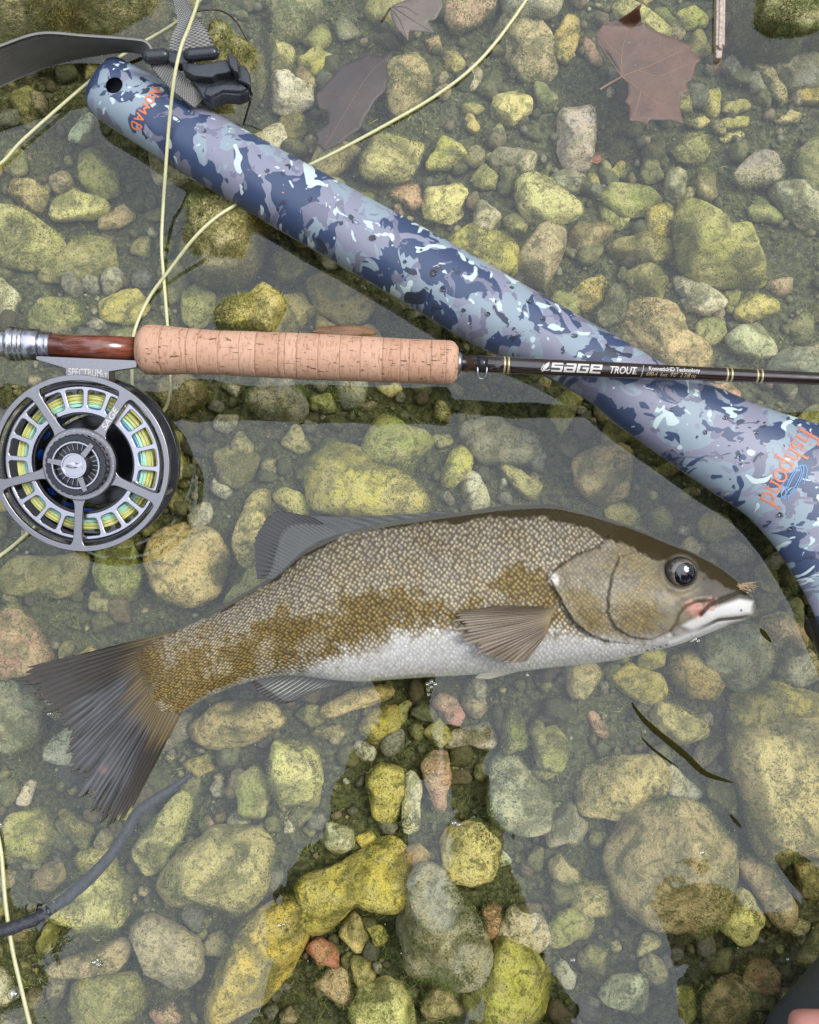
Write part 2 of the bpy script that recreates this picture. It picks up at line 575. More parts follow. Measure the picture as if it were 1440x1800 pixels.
# colour, then the outline of each stone
STONES = """
o 145 275 175 270 200 300 205 335 170 350 143 315
Y -30 370 30 370 70 395 105 420 100 455 60 465 -30 455
t 170 385 215 362 238 380 210 397 175 400
o 10 265 40 265 45 300 25 310 5 295
o 75 470 130 420 190 430 200 470 130 495 70 490
y 175 530 195 515 240 510 258 540 230 565 180 560
o 50 555 85 525 130 530 140 565 100 580 55 575
o 325 520 350 500 375 520 375 560 345 578 325 560
t 262 985 280 940 330 922 375 940 393 985 380 1035 335 1060 285 1045
Y 455 855 482 850 470 900 450 990 425 985 412 950 430 890
o 380 800 415 787 453 800 448 825 420 855 390 848
y 480 872 500 858 530 870 548 900 510 908
o 545 500 570 485 620 505 655 530 640 560 600 567 560 540
o 470 452 525 448 545 470 535 490 485 490
y 485 527 530 520 550 545 530 575 490 580
y 560 800 590 785 640 800 700 835 745 875 735 902 640 905 560 890 548 845
Y 658 678 700 674 706 688 685 698
y 780 830 795 795 815 780 830 800 825 830 800 850 780 850
s 815 748 870 740 940 760 947 790 920 808 850 810 820 775
o 755 770 790 760 796 778 775 787
Y 870 815 890 815 950 850 938 876 922 872
Y 1015 815 1030 795 1070 782 1105 795 1113 830 1100 865 1065 883 1035 870 1018 845
t 1085 560 1130 530 1180 540 1205 580 1240 600 1240 640 1180 645 1120 610
o 1098 478 1130 465 1165 470 1175 490 1160 525 1125 515
y 1005 515 1030 495 1055 487 1068 497 1055 530 1030 545 1005 535
s 1060 540 1080 502 1100 520 1095 560 1060 572 1050 555
w 1175 478 1210 480 1265 510 1275 530 1240 548 1210 540 1195 505
o 1225 575 1240 555 1270 560 1275 590 1250 605 1230 600
w 1278 595 1300 580 1330 573 1360 600 1362 620 1330 630 1295 615
y 1295 545 1310 525 1340 518 1367 530 1360 550 1320 563 1298 558
t 1345 500 1365 490 1395 490 1395 510 1370 520
o 1275 515 1300 510 1295 545 1278 550
y 1198 385 1210 360 1235 358 1246 385 1290 402 1320 395 1345 420 1365 455 1355 490 1300 495 1240 488 1205 460 1197 420
y 1137 375 1150 362 1180 362 1195 380 1190 400 1170 413 1145 408
o 1068 435 1090 420 1140 412 1180 420 1183 445 1150 468 1110 455
y 1187 462 1200 437 1225 445 1230 470 1203 479
p 1240 675 1280 670 1303 690 1292 704 1260 698
s 1365 620 1440 600 1500 640 1440 685 1355 662
y 1065 895 1090 882 1115 890 1120 915 1100 927 1070 912
o 1140 905 1165 890 1180 910 1175 935 1145 932
o 1230 920 1250 897 1275 910 1290 940 1260 952 1235 945
s 1245 960 1290 950 1320 965 1325 985 1290 988
s 1240 1125 1270 1105 1300 1098 1330 1110 1357 1150 1350 1180 1310 1210 1278 1192 1240 1165
y 1180 1160 1215 1145 1255 1165 1268 1195 1255 1225 1215 1220 1190 1195
y 1075 1190 1110 1172 1155 1190 1168 1220 1145 1235 1105 1220
Y 1150 1255 1165 1235 1185 1240 1230 1265 1235 1290 1190 1300 1155 1280
p 1033 1258 1045 1252 1065 1275 1067 1295 1050 1290
Y 1030 1395 1040 1360 1070 1340 1150 1340 1165 1380 1140 1410 1090 1430 1035 1425
t 1090 1500 1130 1440 1190 1425 1240 1440 1290 1500 1270 1570 1230 1620 1160 1610 1110 1580
b 1220 1340 1235 1295 1270 1300 1275 1320 1230 1350
Y 1300 1290 1370 1275 1470 1272 1480 1480 1340 1485 1330 1420 1310 1350
y 1300 1222 1350 1205 1450 1228 1450 1268 1380 1268 1310 1275
t 1300 1505 1330 1515 1370 1550 1390 1590 1385 1625 1360 1620 1340 1580 1310 1540
o 1255 1372 1285 1370 1290 1410 1302 1455 1275 1430 1250 1400
o 1400 1510 1460 1510 1460 1580 1415 1570
t 965 1520 985 1505 1010 1530 1020 1550 985 1560
o 1020 1680 1040 1665 1065 1675 1060 1710 1030 1715
w 975 1700 990 1690 1010 1715 1005 1735 980 1730
t 1245 1760 1280 1720 1310 1730 1330 1770 1300 1810 1250 1810
y 1190 1740 1215 1740 1222 1780 1200 1810
r 1358 1340 1370 1330 1385 1345 1375 1353
Y 570 1245 620 1215 680 1205 692 1225 620 1247 580 1260
o 545 1290 575 1275 600 1275 575 1300
Y 488 1310 550 1310 560 1340 555 1420 500 1405 483 1370
y 635 1280 655 1250 695 1245 700 1275 660 1305
p 762 1240 775 1222 800 1230 813 1255 805 1272 780 1265
y 650 1370 670 1350 705 1355 705 1400 690 1440 660 1430
w 708 1380 722 1362 738 1380 735 1450 712 1458
p 745 1350 760 1330 785 1332 792 1365 780 1395 785 1415 768 1420 755 1380
w 560 1475 580 1450 615 1460 620 1490 590 1500
y 626 1472 650 1462 662 1478 640 1490
y 540 1550 600 1530 680 1480 702 1500 720 1570 690 1600 620 1590 580 1640 545 1620
Y 785 1480 800 1460 840 1450 870 1490 865 1530 830 1560 790 1545
w 852 1467 897 1512 872 1522 856 1500
r 850 1600 870 1590 880 1600 875 1640 855 1650
s 700 1640 720 1580 750 1540 775 1545 810 1590 850 1660 840 1710 790 1720 730 1700
w 870 1360 900 1320 935 1360 960 1410 955 1450 920 1460 870 1430
o 880 1270 900 1250 925 1270 920 1310 890 1320
r 540 1670 560 1652 590 1670 590 1700 560 1702
y 645 1630 670 1628 682 1650 660 1662
Y 615 1790 640 1740 680 1730 715 1760 720 1810 620 1810
y 830 1740 850 1690 880 1660 930 1680 955 1720 955 1780 900 1810 840 1790
t 745 1770 770 1735 800 1740 820 1780 760 1790
y 440 1625 520 1590 540 1640 510 1700 450 1760 370 1810 385 1720
Y 285 1545 320 1500 380 1470 440 1465 460 1490 450 1560 410 1600 340 1600 290 1570
Y 90 1610 130 1560 175 1542 224 1545 222 1580 205 1620 165 1625 100 1615
Y 245 1490 270 1450 315 1400 330 1420 310 1480 290 1520 265 1530
y 105 1430 125 1428 160 1455 145 1490 125 1472
g -5 1370 25 1370 28 1400 10 1415 -5 1410
w 30 1410 50 1370 65 1370 50 1412
s -20 1200 40 1205 70 1240 60 1290 20 1312 -20 1300
p -30 1070 25 1068 60 1105 85 1150 60 1180 -30 1190
o 0 1010 30 980 90 985 150 975 145 1010 120 1040 60 1050 10 1035
o 170 1000 180 960 230 950 245 1000 230 1050 190 1060
Y 340 1280 400 1240 470 1240 490 1270 440 1305 370 1310
o 135 1735 230 1720 240 1770 200 1810 140 1810
s 240 1640 270 1620 340 1660 345 1710 300 1730 255 1700
t 80 1700 150 1680 215 1650 220 1680 190 1710 110 1715
p 265 1780 300 1760 318 1790 290 1810
p 355 1450 365 1435 382 1455 370 1470
y 320 1340 365 1330 375 1350 345 1365
g 480 0 560 0 565 20 530 60 490 70
Y 478 62 500 63 515 90 510 120 478 125
o 530 70 550 45 575 50 580 75 555 88
s 585 45 600 30 620 45 635 60 600 70
y 520 100 560 90 590 105 555 130 525 120
w 480 128 510 130 545 152 545 180 515 195 480 190
b 517 130 533 120 560 146 548 158
y 485 207 530 200 540 225 520 250 490 237
t 682 125 690 115 730 102 745 120 755 150 735 175 700 200 688 190 683 150
Y 640 270 655 242 700 240 738 255 730 280 715 310 645 305
y 750 295 765 270 780 245 815 250 832 275 790 290
Y 865 200 872 170 895 165 930 172 930 195 900 217 880 210
w 865 275 880 263 915 260 938 275 930 300 895 308 870 295
Y 745 360 755 330 800 323 818 340 812 375 790 387 750 380
p 685 340 700 325 735 328 742 355 725 370 710 355
p 690 362 705 357 712 380 700 386
Y 912 320 935 312 985 330 1018 355 1012 375 970 392 930 385 915 350
t 865 60 905 25 945 38 960 65 985 110 965 135 920 130 898 100
p 780 -12 870 -12 865 20 830 40 800 50 788 30
w 815 145 830 110 845 125 850 145 830 160
o 810 185 830 178 850 190 840 200 815 198
y 818 205 828 200 843 225 835 233 822 225
g 855 245 880 215 887 235 880 250
o 830 310 850 290 872 310 872 330 840 330
y 780 95 800 85 820 110 800 125 785 115
p 745 70 770 65 775 85 755 90
y 790 420 830 400 880 410 905 440 900 480 850 470 800 440
t 905 465 925 420 960 400 990 410 985 450 960 500 930 490
o 885 385 910 375 930 390 920 410 895 405
y 975 75 985 40 1000 23 1018 40 1012 80 1000 105 978 95
Y 1082 30 1085 10 1110 5 1128 18 1160 34 1190 62 1170 70 1120 45
o 1150 20 1165 8 1180 30 1205 55 1178 57
y 1190 25 1220 15 1245 25 1240 45 1205 50
p 1025 75 1035 70 1055 100 1060 115 1040 110
g 940 150 960 145 980 175 975 195 950 192
w 988 200 1040 195 1045 230 1035 290 1000 290 985 260
r 1036 275 1045 267 1065 268 1065 280 1050 288 1038 285
y 1066 305 1090 286 1101 287 1090 310 1072 320
w 970 315 1000 296 1028 305 1032 330 1010 336 985 330
o 1033 306 1050 308 1055 325 1040 335
Y 1180 260 1210 240 1247 233 1245 265 1230 285 1200 280
y 1232 180 1240 160 1262 160 1270 195 1255 205 1240 195
Y 1205 215 1235 203 1250 212 1230 225
y 1272 180 1310 178 1318 190 1290 200 1272 195
y 1265 212 1315 205 1315 220 1280 225
Y 1265 242 1300 230 1310 240 1275 250
w 1170 320 1178 297 1195 293 1205 310 1202 350 1185 355 1172 340
t 1225 320 1238 290 1255 310 1262 340 1245 350 1230 340
r 1242 115 1250 104 1268 107 1270 125 1250 130
s 1290 310 1330 270 1360 275 1375 300 1360 320 1310 322
w 1355 332 1400 325 1450 330 1450 400 1410 395 1380 362
o 1315 370 1340 345 1370 370 1372 390 1330 387
o 1060 350 1080 325 1140 330 1160 350 1130 375 1090 375
Y 1055 365 1070 350 1105 382 1090 402 1065 397
t 1325 112 1345 105 1380 155 1377 182 1350 150
y 1400 166 1415 150 1450 150 1450 180 1410 178
t 1360 215 1390 195 1410 200 1400 216
s 1330 98 1380 92 1450 92 1450 146 1388 152 1362 118
t 1190 960 1215 945 1232 965 1215 985 1195 980
o 1330 1000 1360 985 1380 1010 1360 1040 1335 1030
p 1340 1090 1380 1075 1420 1100 1410 1140 1360 1130
s 1370 1150 1420 1145 1440 1190 1400 1205 1372 1185
w 880 1640 905 1600 945 1610 960 1650 930 1680 895 1670
o 940 1300 975 1280 1000 1310 985 1350 950 1345
s 960 1440 1000 1420 1030 1450 1015 1490 970 1485
o 410 1380 450 1350 475 1385 460 1430 420 1435
s 170 1345 225 1320 235 1375 200 1400 165 1385
b 60 1530 100 1515 112 1545 80 1570 55 1560
o 20 1440 70 1430 95 1475 60 1515 15 1500
"""


def ico(sub):
    bm = bmesh.new()
    bmesh.ops.create_icosphere(bm, subdivisions=sub, radius=1)
    v = np.array([x.co[:] for x in bm.verts])
    f = np.array([[x.index for x in q.verts] for q in bm.faces])
    bm.free()
    return v, f


ICO = {k: ico(k) for k in (1, 2, 3, 4)}


def radial(poly, n=96, smooth=2):
    """distance from the centre to the outline for n directions"""
    th = np.linspace(-math.pi, math.pi, n, endpoint=False)
    d = np.stack([np.cos(th), np.sin(th)], -1)
    r = np.zeros(n)
    for a, b in zip(poly, np.roll(poly, -1, 0)):
        e = b - a
        den = d[:, 0] * e[1] - d[:, 1] * e[0]
        with np.errstate(divide='ignore', invalid='ignore'):
            t = (a[0] * e[1] - a[1] * e[0]) / den
            s = (a[0] * d[:, 1] - a[1] * d[:, 0]) / den
        ok = (s >= -1e-6) & (s <= 1 + 1e-6) & (t > 0)
        r = np.where(ok, np.maximum(r, t), r)
    r[r == 0] = np.median(r)
    k = np.array([1, 2, 3, 2, 1.0])
    k /= k.sum()
    for _ in range(smooth):
        r = np.convolve(np.concatenate([r[-2:], r, r[:2]]), k, 'valid')
    return th, r


def stone_shape(poly, hh, sub, seed, rough=1.0):
    """stone from a plan outline (metres about its centre) and half height"""
    rg = np.random.default_rng(seed)
    v, f = ICO[sub]
    th, r = radial(poly)
    p = v.copy()
    # flats struck off the unit shape
    for k in range(rg.integers(5, 11)):
        n = rg.normal(size=3)
        n[2] = abs(n[2]) * 1.1 + 0.35
        n /= np.linalg.norm(n)
        d = p @ n
        off = rg.uniform(0.58, 0.88)
        p = p - (np.maximum(d - off, 0) * 0.96)[:, None] * n
    rho = np.hypot(p[:, 0], p[:, 1])
    t = np.arctan2(p[:, 1], p[:, 0])
    R = np.interp(t, np.append(th, math.pi), np.append(r, r[0]))
    e = rg.uniform(0.70, 0.92)
    fac = np.where(rho > 1e-6, rho ** e, 0) * R
    q = np.stack([np.cos(t) * fac, np.sin(t) * fac, np.sign(p[:, 2]) * np.abs(p[:, 2]) ** 0.85 * hh], -1)
    s = float(np.mean(r))
    nz = fbm(v * 1.0 + rg.uniform(0, 90, 3), 1.6, seed, 4, 0.55)
    nz2 = vnoise(q / s + rg.uniform(0, 90, 3), 7.0, seed + 5)
    q = q + v * ((0.085 * nz + 0.034 * nz2) * s * rough)[:, None] * np.array([0.7, 0.7, 0.8])
    return q, f


stone_list = []          # px outline, colour key
for line in STONES.strip().splitlines():
    a = line.split()
    stone_list.append((a[0], np.array(a[1:], float).reshape(-1, 2)))

OCC = np.zeros((500, 420), bool)         # rows py -100..1900 / 4, cols px -120..1560 / 4
OY, OX = np.meshgrid(np.arange(500) * 4 - 100, np.arange(420) * 4 - 120, indexing='ij')


def mark(poly):
    OCC[inpoly(OX, OY, poly)] = True


FUZZ = []


def add_stone(key, poly, idx, sub=3, parent=bed, top=None, name='stone', flat=None, zc=None):
    c = poly.mean(0)
    poly = c + (poly - c) * (1.13 if top is not None else 1.19 + 0.09 * float(sstep(1100, 1300, c[1])))
    rr = np.sqrt(max(1.0, 0.5 * abs(np.dot(poly[:, 0], np.roll(poly[:, 1], -1)) - np.dot(poly[:, 1], np.roll(poly[:, 0], -1)))) / math.pi)
    rm = rr * 0.33e-3
    rg = np.random.default_rng(1000 + idx)
    hh = rm * (rg.uniform(0.55, 0.85) if flat is None else flat)
    z0 = float(zbed(*P(c[0], c[1], -0.045)[:2]))
    if top is not None:
        z1 = (top + z0 - 0.004) / 2
        hh = (top - (z0 - 0.004)) / 2
    else:
        z1 = z0 + hh * 0.6
        if z1 + hh > -0.006:
            z1 = -0.006 - hh
    if zc is not None:
        z1 = zc
    cw = P(c[0], c[1], z1)
    pw = P(poly[:, 0], poly[:, 1], z1)[:, :2] - cw[:2]
    if np.cross(pw[1] - pw[0], pw[2] - pw[1]) == 0:
        pw[1] += 1e-5
    q, f = stone_shape(pw, hh, sub, 50 + idx)
    if top is not None:
        q[:, 2] *= hh / np.quantile(q[:, 2], 0.86)
        q[:, 2] = np.where(q[:, 2] > hh, hh + (q[:, 2] - hh) * 0.35, q[:, 2])
    FUZZ.append((q + cw, f, top is not None))
    o = ob(name, mesh_np(name, q, f), M['stone'])
    o.location = cw
    b = np.array(C_[key])
    k = rg.uniform(1.15, 1.75) * (1 + rg.normal(0, 0.06, 3))
    o.color = tuple(np.clip(b * k, 0.01, 0.9)) + (1,)
    if parent is not None:
        o.parent = parent
    return o


for i, (key, poly) in enumerate(stone_list):
    big = np.ptp(poly, axis=0).max() > 60
    add_stone(key, poly, i, 4 if big else 3)
    mark(poly)

# stones that stand out of the water or carry something: things of their own
for key, poly, top, label in (
    ('t', [(330, 430), (335, 375), (360, 357), (420, 355), (450, 385), (461, 420), (440, 465), (400, 479), (345, 480), (320, 455)], 0.008,
     'squarish tan stone with mossy edges breaking the surface below the camouflage handle'),
    ('y', [(395, 575), (405, 545), (430, 530), (480, 525), (520, 537), (522, 575), (490, 612), (400, 612)], 0.009,
     'rounded yellow green stone poking out behind the cork grip'),
    ('g', [(-60, -50), (120, -60), (255, -40), (275, 30), (240, 62), (150, 75), (60, 80), (-60, 90)], 0.018,
     'broad mossy brown boulder standing out of the water under the grey strap'),
    ('g', [(355, 90), (372, 45), (400, 55), (440, 100), (458, 112), (440, 150), (400, 195), (350, 200)], 0.012,
     'dark mossy stone sticking up under the black buckle'),
    ('g', [(1286, -40), (1440, -50), (1500, 20), (1470, 75), (1400, 88), (1345, 82), (1308, 58)], 0.007,
     'rough ledge thick with green moss beside the pale split stick'),
    ('b', [(110, 770), (185, 760), (205, 820), (160, 870), (100, 850)], 0.004,
     'dark brown stone underneath the fly reel'),
):
    poly = np.array(poly, float)
    o = add_stone(key, poly, 900 + int(poly[0, 0]), 4, None, top, 'rock')
    tag(o, label, 'rock', 'rocks breaking the surface')
    mark(poly)

# smaller stones between them
n_extra = 0
tries = 0
sizes = np.concatenate([rng.uniform(38, 56, 50), rng.uniform(26, 38, 60), rng.uniform(16, 26, 200)])
keys = list('yYYooogttwwsb')
for rad in sizes:
    if len(stone_list) + n_extra >= 296:
        break
    for t in range(60):
        cx, cy = rng.uniform(-60, 1500), rng.uniform(-60, 1860)
        iy, ix = int((cy + 100) / 4), int((cx + 120) / 4)
        k = max(1, int(rad * 0.55 / 4))
        if not OCC[max(0, iy - k):iy + k + 1, max(0, ix - k):ix + k + 1].any():
            m_ = rng.integers(5, 9)
            an = np.sort(rng.uniform(0, 2 * math.pi, m_) * 0.3 + np.arange(m_) * 2 * math.pi / m_)
            el = rng.uniform(0.6, 1.0)
            ro = rng.uniform(0, math.pi)
            r_ = rad * rng.uniform(0.8, 1.15, m_)
            a, b = np.cos(an) * r_, np.sin(an) * r_ * el
            poly = np.stack([cx + a * math.cos(ro) - b * math.sin(ro), cy + a * math.sin(ro) + b * math.cos(ro)], -1)
            add_stone(keys[rng.integers(len(keys))], poly, 2000 + n_extra, 3 if rad > 14 else 2)
            mark(poly)
            n_extra += 1
            break

# gravel: everything too small or too far out to pick apart
shapes = []
for k in range(24):
    m_ = 7
    an = np.arange(m_) * 2 * math.pi / m_ + rng.uniform(-0.3, 0.3, m_)
    r_ = rng.uniform(0.7, 1.1, m_)
    pl = np.stack([np.cos(an) * r_, np.sin(an) * r_ * rng.uniform(0.6, 1)], -1)
    hgt = rng.uniform(0.45, 0.8)
    shapes.append([None] + [stone_shape(pl, hgt, k2, 7000 + k)[0] for k2 in (1, 2, 3)])
vv, ff, cl, base = [], [], [], 0


def pebble(x, y, s, z, sub):
    global base
    q = shapes[rng.integers(24)][sub] * s
    a = rng.uniform(0, 6.28)
    ti = rng.normal(0, 0.3)
    q = q @ np.array([[1, 0, 0], [0, math.cos(ti), math.sin(ti)], [0, -math.sin(ti), math.cos(ti)]])
    q = q @ np.array([[math.cos(a), math.sin(a), 0], [-math.sin(a), math.cos(a), 0], [0, 0, 1]])
    vv.append(q + np.array([x, y, z]))
    ff.append(ICO[sub][1] + base)
    base += len(q)
    c = np.array(C_['ooogggoobYtsswtb'[rng.integers(16)]])
    c = (c * 0.7 + c.mean() * np.array([1.1, 1.0, 0.62]) * 0.3) * rng.uniform(0.5, 1.25)
    cl.append(np.repeat(c[None], len(q), 0))


n_g = 0
for want, lo, hi in ((850, 0.0055, 0.012), (1500, 0.003, 0.0055), (2400, 0.0014, 0.003)):
    got = t = 0
    while got < want and t < want * 14:     # packed between the stones, large ones first
        t += 1
        s = rng.uniform(lo, hi)
        x, y = rng.uniform(-0.34, 0.34), rng.uniform(-0.27, 0.53)
        px_ = proj((x, y, -0.05))
        if -110 < px_[0] < 1550 and -90 < px_[1] < 1890:
            iy, ix = int((px_[1] + 100) / 4), int((px_[0] + 120) / 4)
            k = int(s * 0.4 / 0.34e-3 / 4)
            blk = OCC[max(0, iy - k):iy + k + 1, max(0, ix - k):ix + k + 1]
            if blk.mean() > 0.42:
                continue
            blk[:] = True
        pebble(x, y, s, float(zbed(x, y)) + s * rng.uniform(0.15, 0.6), 3 if s > 0.006 else 2 if s > 0.0028 else 1)
        got += 1
n_g = 2600
while n_g < 4600:                       # the stream bed on either side
    x, y = rng.uniform(-1.1, 1.1), rng.uniform(-0.9, 1.1)
    px_ = proj((x, y, -0.05))
    if -60 < px_[0] < 1500 and -60 < px_[1] < 1860:
        continue
    s = rng.uniform(0.008, 0.034)
    pebble(x, y, s, float(zbed(x, y)) + s * 0.2, 2)
    n_g += 1
gm = mesh_np('gravel', np.concatenate(vv), np.concatenate(ff))
set_col(gm, 'Col', np.concatenate(cl))
m = NT('gravel')
v = m.coord()
n2 = m.noise(v, 300, 5, 0.7, 0.6)
n3 = m.noise(v, 1100, 3, 0.6)
c = m.mix(m.ramp(n2, 0.44, 0.62, 0, 0.8), m.attr('Col'), (0.055, 0.058, 0.014))
c = m.mix(m.ramp(n3, 0.34, 0.52, 0.6, 0.0), c, (0.04, 0.038, 0.016))
b = m.bsdf(c, 0.65)
m.set(b, 'Normal', m.bump(m.math('ADD', n2, m.math('MULTIPLY', n3, 0.4)), 1.0, 0.002))
M['gravel'] = m.done(b)
g = ob('gravel', gm, M['gravel'], bed)
tag(g, kind='stuff')

# filamentous algae: on the bed between the stones and on the stones' flanks
def blades(p0, nrm, L, wd, spread):
    n = len(p0)
    d = nrm + rng.normal(0, spread, (n, 3))
    d /= np.linalg.norm(d, axis=1)[:, None] + 1e-9
    sd_ = np.cross(d, rng.normal(size=(n, 3)))
    sd_ *= (wd / (np.linalg.norm(sd_, axis=1) + 1e-9))[:, None]
    bend = rng.normal(0, 0.35, (n, 3)) * L[:, None]
    p1 = p0 + d * (L * 0.5)[:, None]
    p2 = p0 + d * (L * 0.9)[:, None] + bend
    return np.stack([p0 - sd_, p0 + sd_, p1 - sd_ * .8, p1 + sd_ * .8, p2], 1).reshape(-1, 3)


nb = 100000
x = rng.uniform(-0.34, 0.34, nb * 2)
y = rng.uniform(-0.27, 0.55, nb * 2)
q = np.stack([x, y, 0 * x], -1)
dens = vnoise(q, 26, 71) + 0.5 * vnoise(q, 70, 72) + 0.4 * vnoise(q, 170, 73)
pp = proj(np.stack([x, y, np.full_like(x, -0.05)], -1))
iy = np.clip(((pp[:, 1] + 100) / 4).astype(int), 0, 499)
ix = np.clip(((pp[:, 0] + 120) / 4).astype(int), 0, 419)
keep = (dens > -0.15) & ~(OCC[iy, ix] & (rng.uniform(0, 1, len(x)) < 0.5))
x, y = x[keep][:nb], y[keep][:nb]
n = len(x)
VA = [blades(np.stack([x, y, zbed(x, y) - 0.0006], -1), np.array([0, 0, 0.8]), rng.uniform(0.002, 0.0075, n), rng.uniform(0.00012, 0.00042, n), 0.7)]
for q, f, em in FUZZ:
    t = q[f]
    nn = np.cross(t[:, 1] - t[:, 0], t[:, 2] - t[:, 0])
    ar = np.linalg.norm(nn, axis=1) + 1e-12
    nn /= ar[:, None]
    cn_ = t.mean(1)
    zr = (cn_[:, 2] - q[:, 2].min()) / np.ptp(q[:, 2])
    pr = np.clip(vnoise(cn_, 60, 81) + 0.6 * vnoise(cn_, 170, 82) + 0.75 * (0.75 - zr), 0, 1) * (zr > 0.3)
    if em:
        pr = np.clip(vnoise(cn_, 45, 81) + 0.7 * vnoise(cn_, 140, 82) + 0.45, 0, 1) * (zr > 0.3)
    k = rng.poisson(pr * ar / 2 * (5.5e6 if em else 2.6e6))
    k = np.minimum(k, 30)
    i = np.repeat(np.arange(len(f)), k)
    if len(i) == 0:
        continue
    a_, b_ = rng.uniform(0, 1, (2, len(i)))
    fl = a_ + b_ > 1
    a_, b_ = np.where(fl, 1 - a_, a_), np.where(fl, 1 - b_, b_)
    p0 = t[i, 0] + (t[i, 1] - t[i, 0]) * a_[:, None] + (t[i, 2] - t[i, 0]) * b_[:, None] - nn[i] * 0.0003
    VA.append(blades(p0, nn[i] * 0.6, rng.uniform(0.0010, 0.0034, len(i)), rng.uniform(0.00010, 0.00026, len(i)), 0.6))
vv = np.concatenate(VA)
n = len(vv) // 5
print('algae blades', n)
k = np.arange(n)[:, None] * 5
am = mesh_np('algae', vv, [np.concatenate([k, k + 1, k + 3, k + 2], 1), np.concatenate([k + 2, k + 3, k + 4], 1)])
base_p = vv.reshape(-1, 5, 3)[:, 0]
br = np.exp(0.55 * vnoise(base_p, 22, 91) + 0.45 * vnoise(base_p, 90, 92) + rng.normal(0, 0.35, n))
hue = vnoise(base_p, 12, 93)[:, None]
cb = (np.array([0.130, 0.142, 0.032]) * (1 + hue * np.array([0.35, 0.0, -0.15])))  * br[:, None]
set_col(am, 'Col', np.repeat(np.clip(cb, 0.005, 0.45), 5, 0))
m = NT('algae')
M['algae'] = m.done(m.bsdf(m.attr('Col'), 0.6))
tag(ob('algae', am, M['algae'], bed), kind='stuff')

# ------------------------------------------------------------------ the bass
fish = empty('smallmouth_bass', P(700, 1060, 0.0))
tag(fish, 'large bronze and silver bass lying on its side at the water surface', 'fish')

ST_ = np.array([   # back x, back y, belly x, belly y, half thickness mm, centre height mm
    (238, 1143, 262, 1226, 1.2, 1.4),
    (262, 1126, 290, 1254, 3.0, 0.8),
    (305, 1107, 320, 1251, 6, -1.8),
    (347, 1088, 360, 1229, 9.5, -5.5),
    (399, 1060, 420, 1204, 12.5, -7),
    (451, 1030, 480, 1190, 16, -9),
    (490, 1004, 528, 1188, 19, -10.5),
    (535, 968, 582, 1195, 23, -12),
    (595, 940, 640, 1198, 26, -13.5),
    (667, 922, 700, 1194, 29, -15),
    (730, 911, 763, 1190, 31, -16),
    (813, 899, 847, 1185, 32.5, -16.5),
    (880, 890, 910, 1181, 33, -17),
    (960, 886, 975, 1173, 33, -17),
    (1012, 896, 1030, 1168, 32, -16),
    (1069, 912, 1085, 1160, 30, -15),
    (1125, 931, 1135, 1148, 27, -13.5),
    (1181, 955, 1187, 1135, 23.5, -11.5),
    (1232, 977, 1237, 1117, 19.5, -9.5),
    (1270, 999, 1276, 1101, 15.5, -7.5),
    (1296, 1019, 1304, 1092, 11.5, -6),
    (1312, 1035, 1322, 1083, 8, -5),
    (1324, 1048, 1330, 1068, 3.5, -4.5),
])
NU, NV = 560, 240
ST_[:, 5] += np.clip((ST_[:, 4] - 4) * 0.33, 0, 9)
S = crom(ST_, NU)
a = np.linspace(0, 2 * math.pi, NV, endpoint=False)
c = np.cos(a)
s = np.sin(a)
px = (S[:, 0:1] + S[:, 2:3]) / 2 + (S[:, 0:1] - S[:, 2:3]) / 2 * c
py = (S[:, 1:2] + S[:, 3:4]) / 2 + (S[:, 1:2] - S[:, 3:4]) / 2 * c
prof = (1 - np.abs(c) ** 2.25) ** 0.62
prof = prof * (1 - 0.10 * np.clip(c, 0, 1))            # the back is a little sharper than the belly
z = (S[:, 5:6] + S[:, 4:5] * prof * np.sign(s)) * 1e-3
up = s > 0
UP = np.broadcast_to(up, px.shape)
upw = np.broadcast_to(sstep(0.0, 0.25, s), px.shape)
Q3 = np.stack([px, py, 0 * px], -1)

# relief of the head, in millimetres
OPER = [(1052, 962), (1020, 972), (992, 990), (966, 1012), (974, 1032), (990, 1062), (1012, 1096), (1038, 1116), (1068, 1127)]
PREO = [(1090, 980), (1078, 1010), (1071, 1045), (1070, 1078), (1083, 1104), (1112, 1120), (1145, 1124), (1172, 1112)]
MAXI = [(1246, 1050), (1222, 1052), (1203, 1060), (1192, 1074), (1186, 1090), (1176, 1104)]
LIP = [(1306, 1038), (1276, 1051), (1246, 1064), (1232, 1080)]
JAW = [(1318, 1084), (1290, 1087), (1262, 1090), (1225, 1108), (1180, 1126)]
SUB = [(968, 1030), (985, 1063), (1008, 1100), (1036, 1121), (1062, 1131)]
HEADP = OPER + [(1200, 1140), (1340, 1100), (1340, 1020), (1200, 955), (1100, 915)]
hd = sdpoly(px, py, HEADP)
d_op = dline(px, py, OPER)
d_pr = dline(px, py, PREO)
d_mx = dline(px, py, MAXI)
d_lp = dline(px, py, LIP)
d_jw = dline(px, py, JAW)
eye_c = (1197, 1005)
d_ey = np.hypot(px - eye_c[0], py - eye_c[1])
rel = np.where(hd > 0, 2.8 * np.exp(-d_op / 42), -1.2 * np.exp(-d_op / 10) + 2.2 * np.exp(-d_op / 3.0) * 0)
rel += np.where(hd > 0, 0, 0.0)
PREP = PREO + [(1250, 1060), (1230, 985), (1150, 960)]
pin = inpoly(px, py, PREP)
rel += np.where(pin, 1.9 * np.exp(-d_pr / 26), -0.4 * np.exp(-d_pr / 9))
rel += 1.0 * np.exp(-(d_mx / 9) ** 2) - 1.6 * np.exp(-(dline(px, py, np.array(MAXI) + [4, 9]) / 5) ** 2)
rel -= 2.6 * np.exp(-(d_lp / 4.0) ** 2)
rel -= 1.2 * np.exp(-(d_jw / 4.5) ** 2)
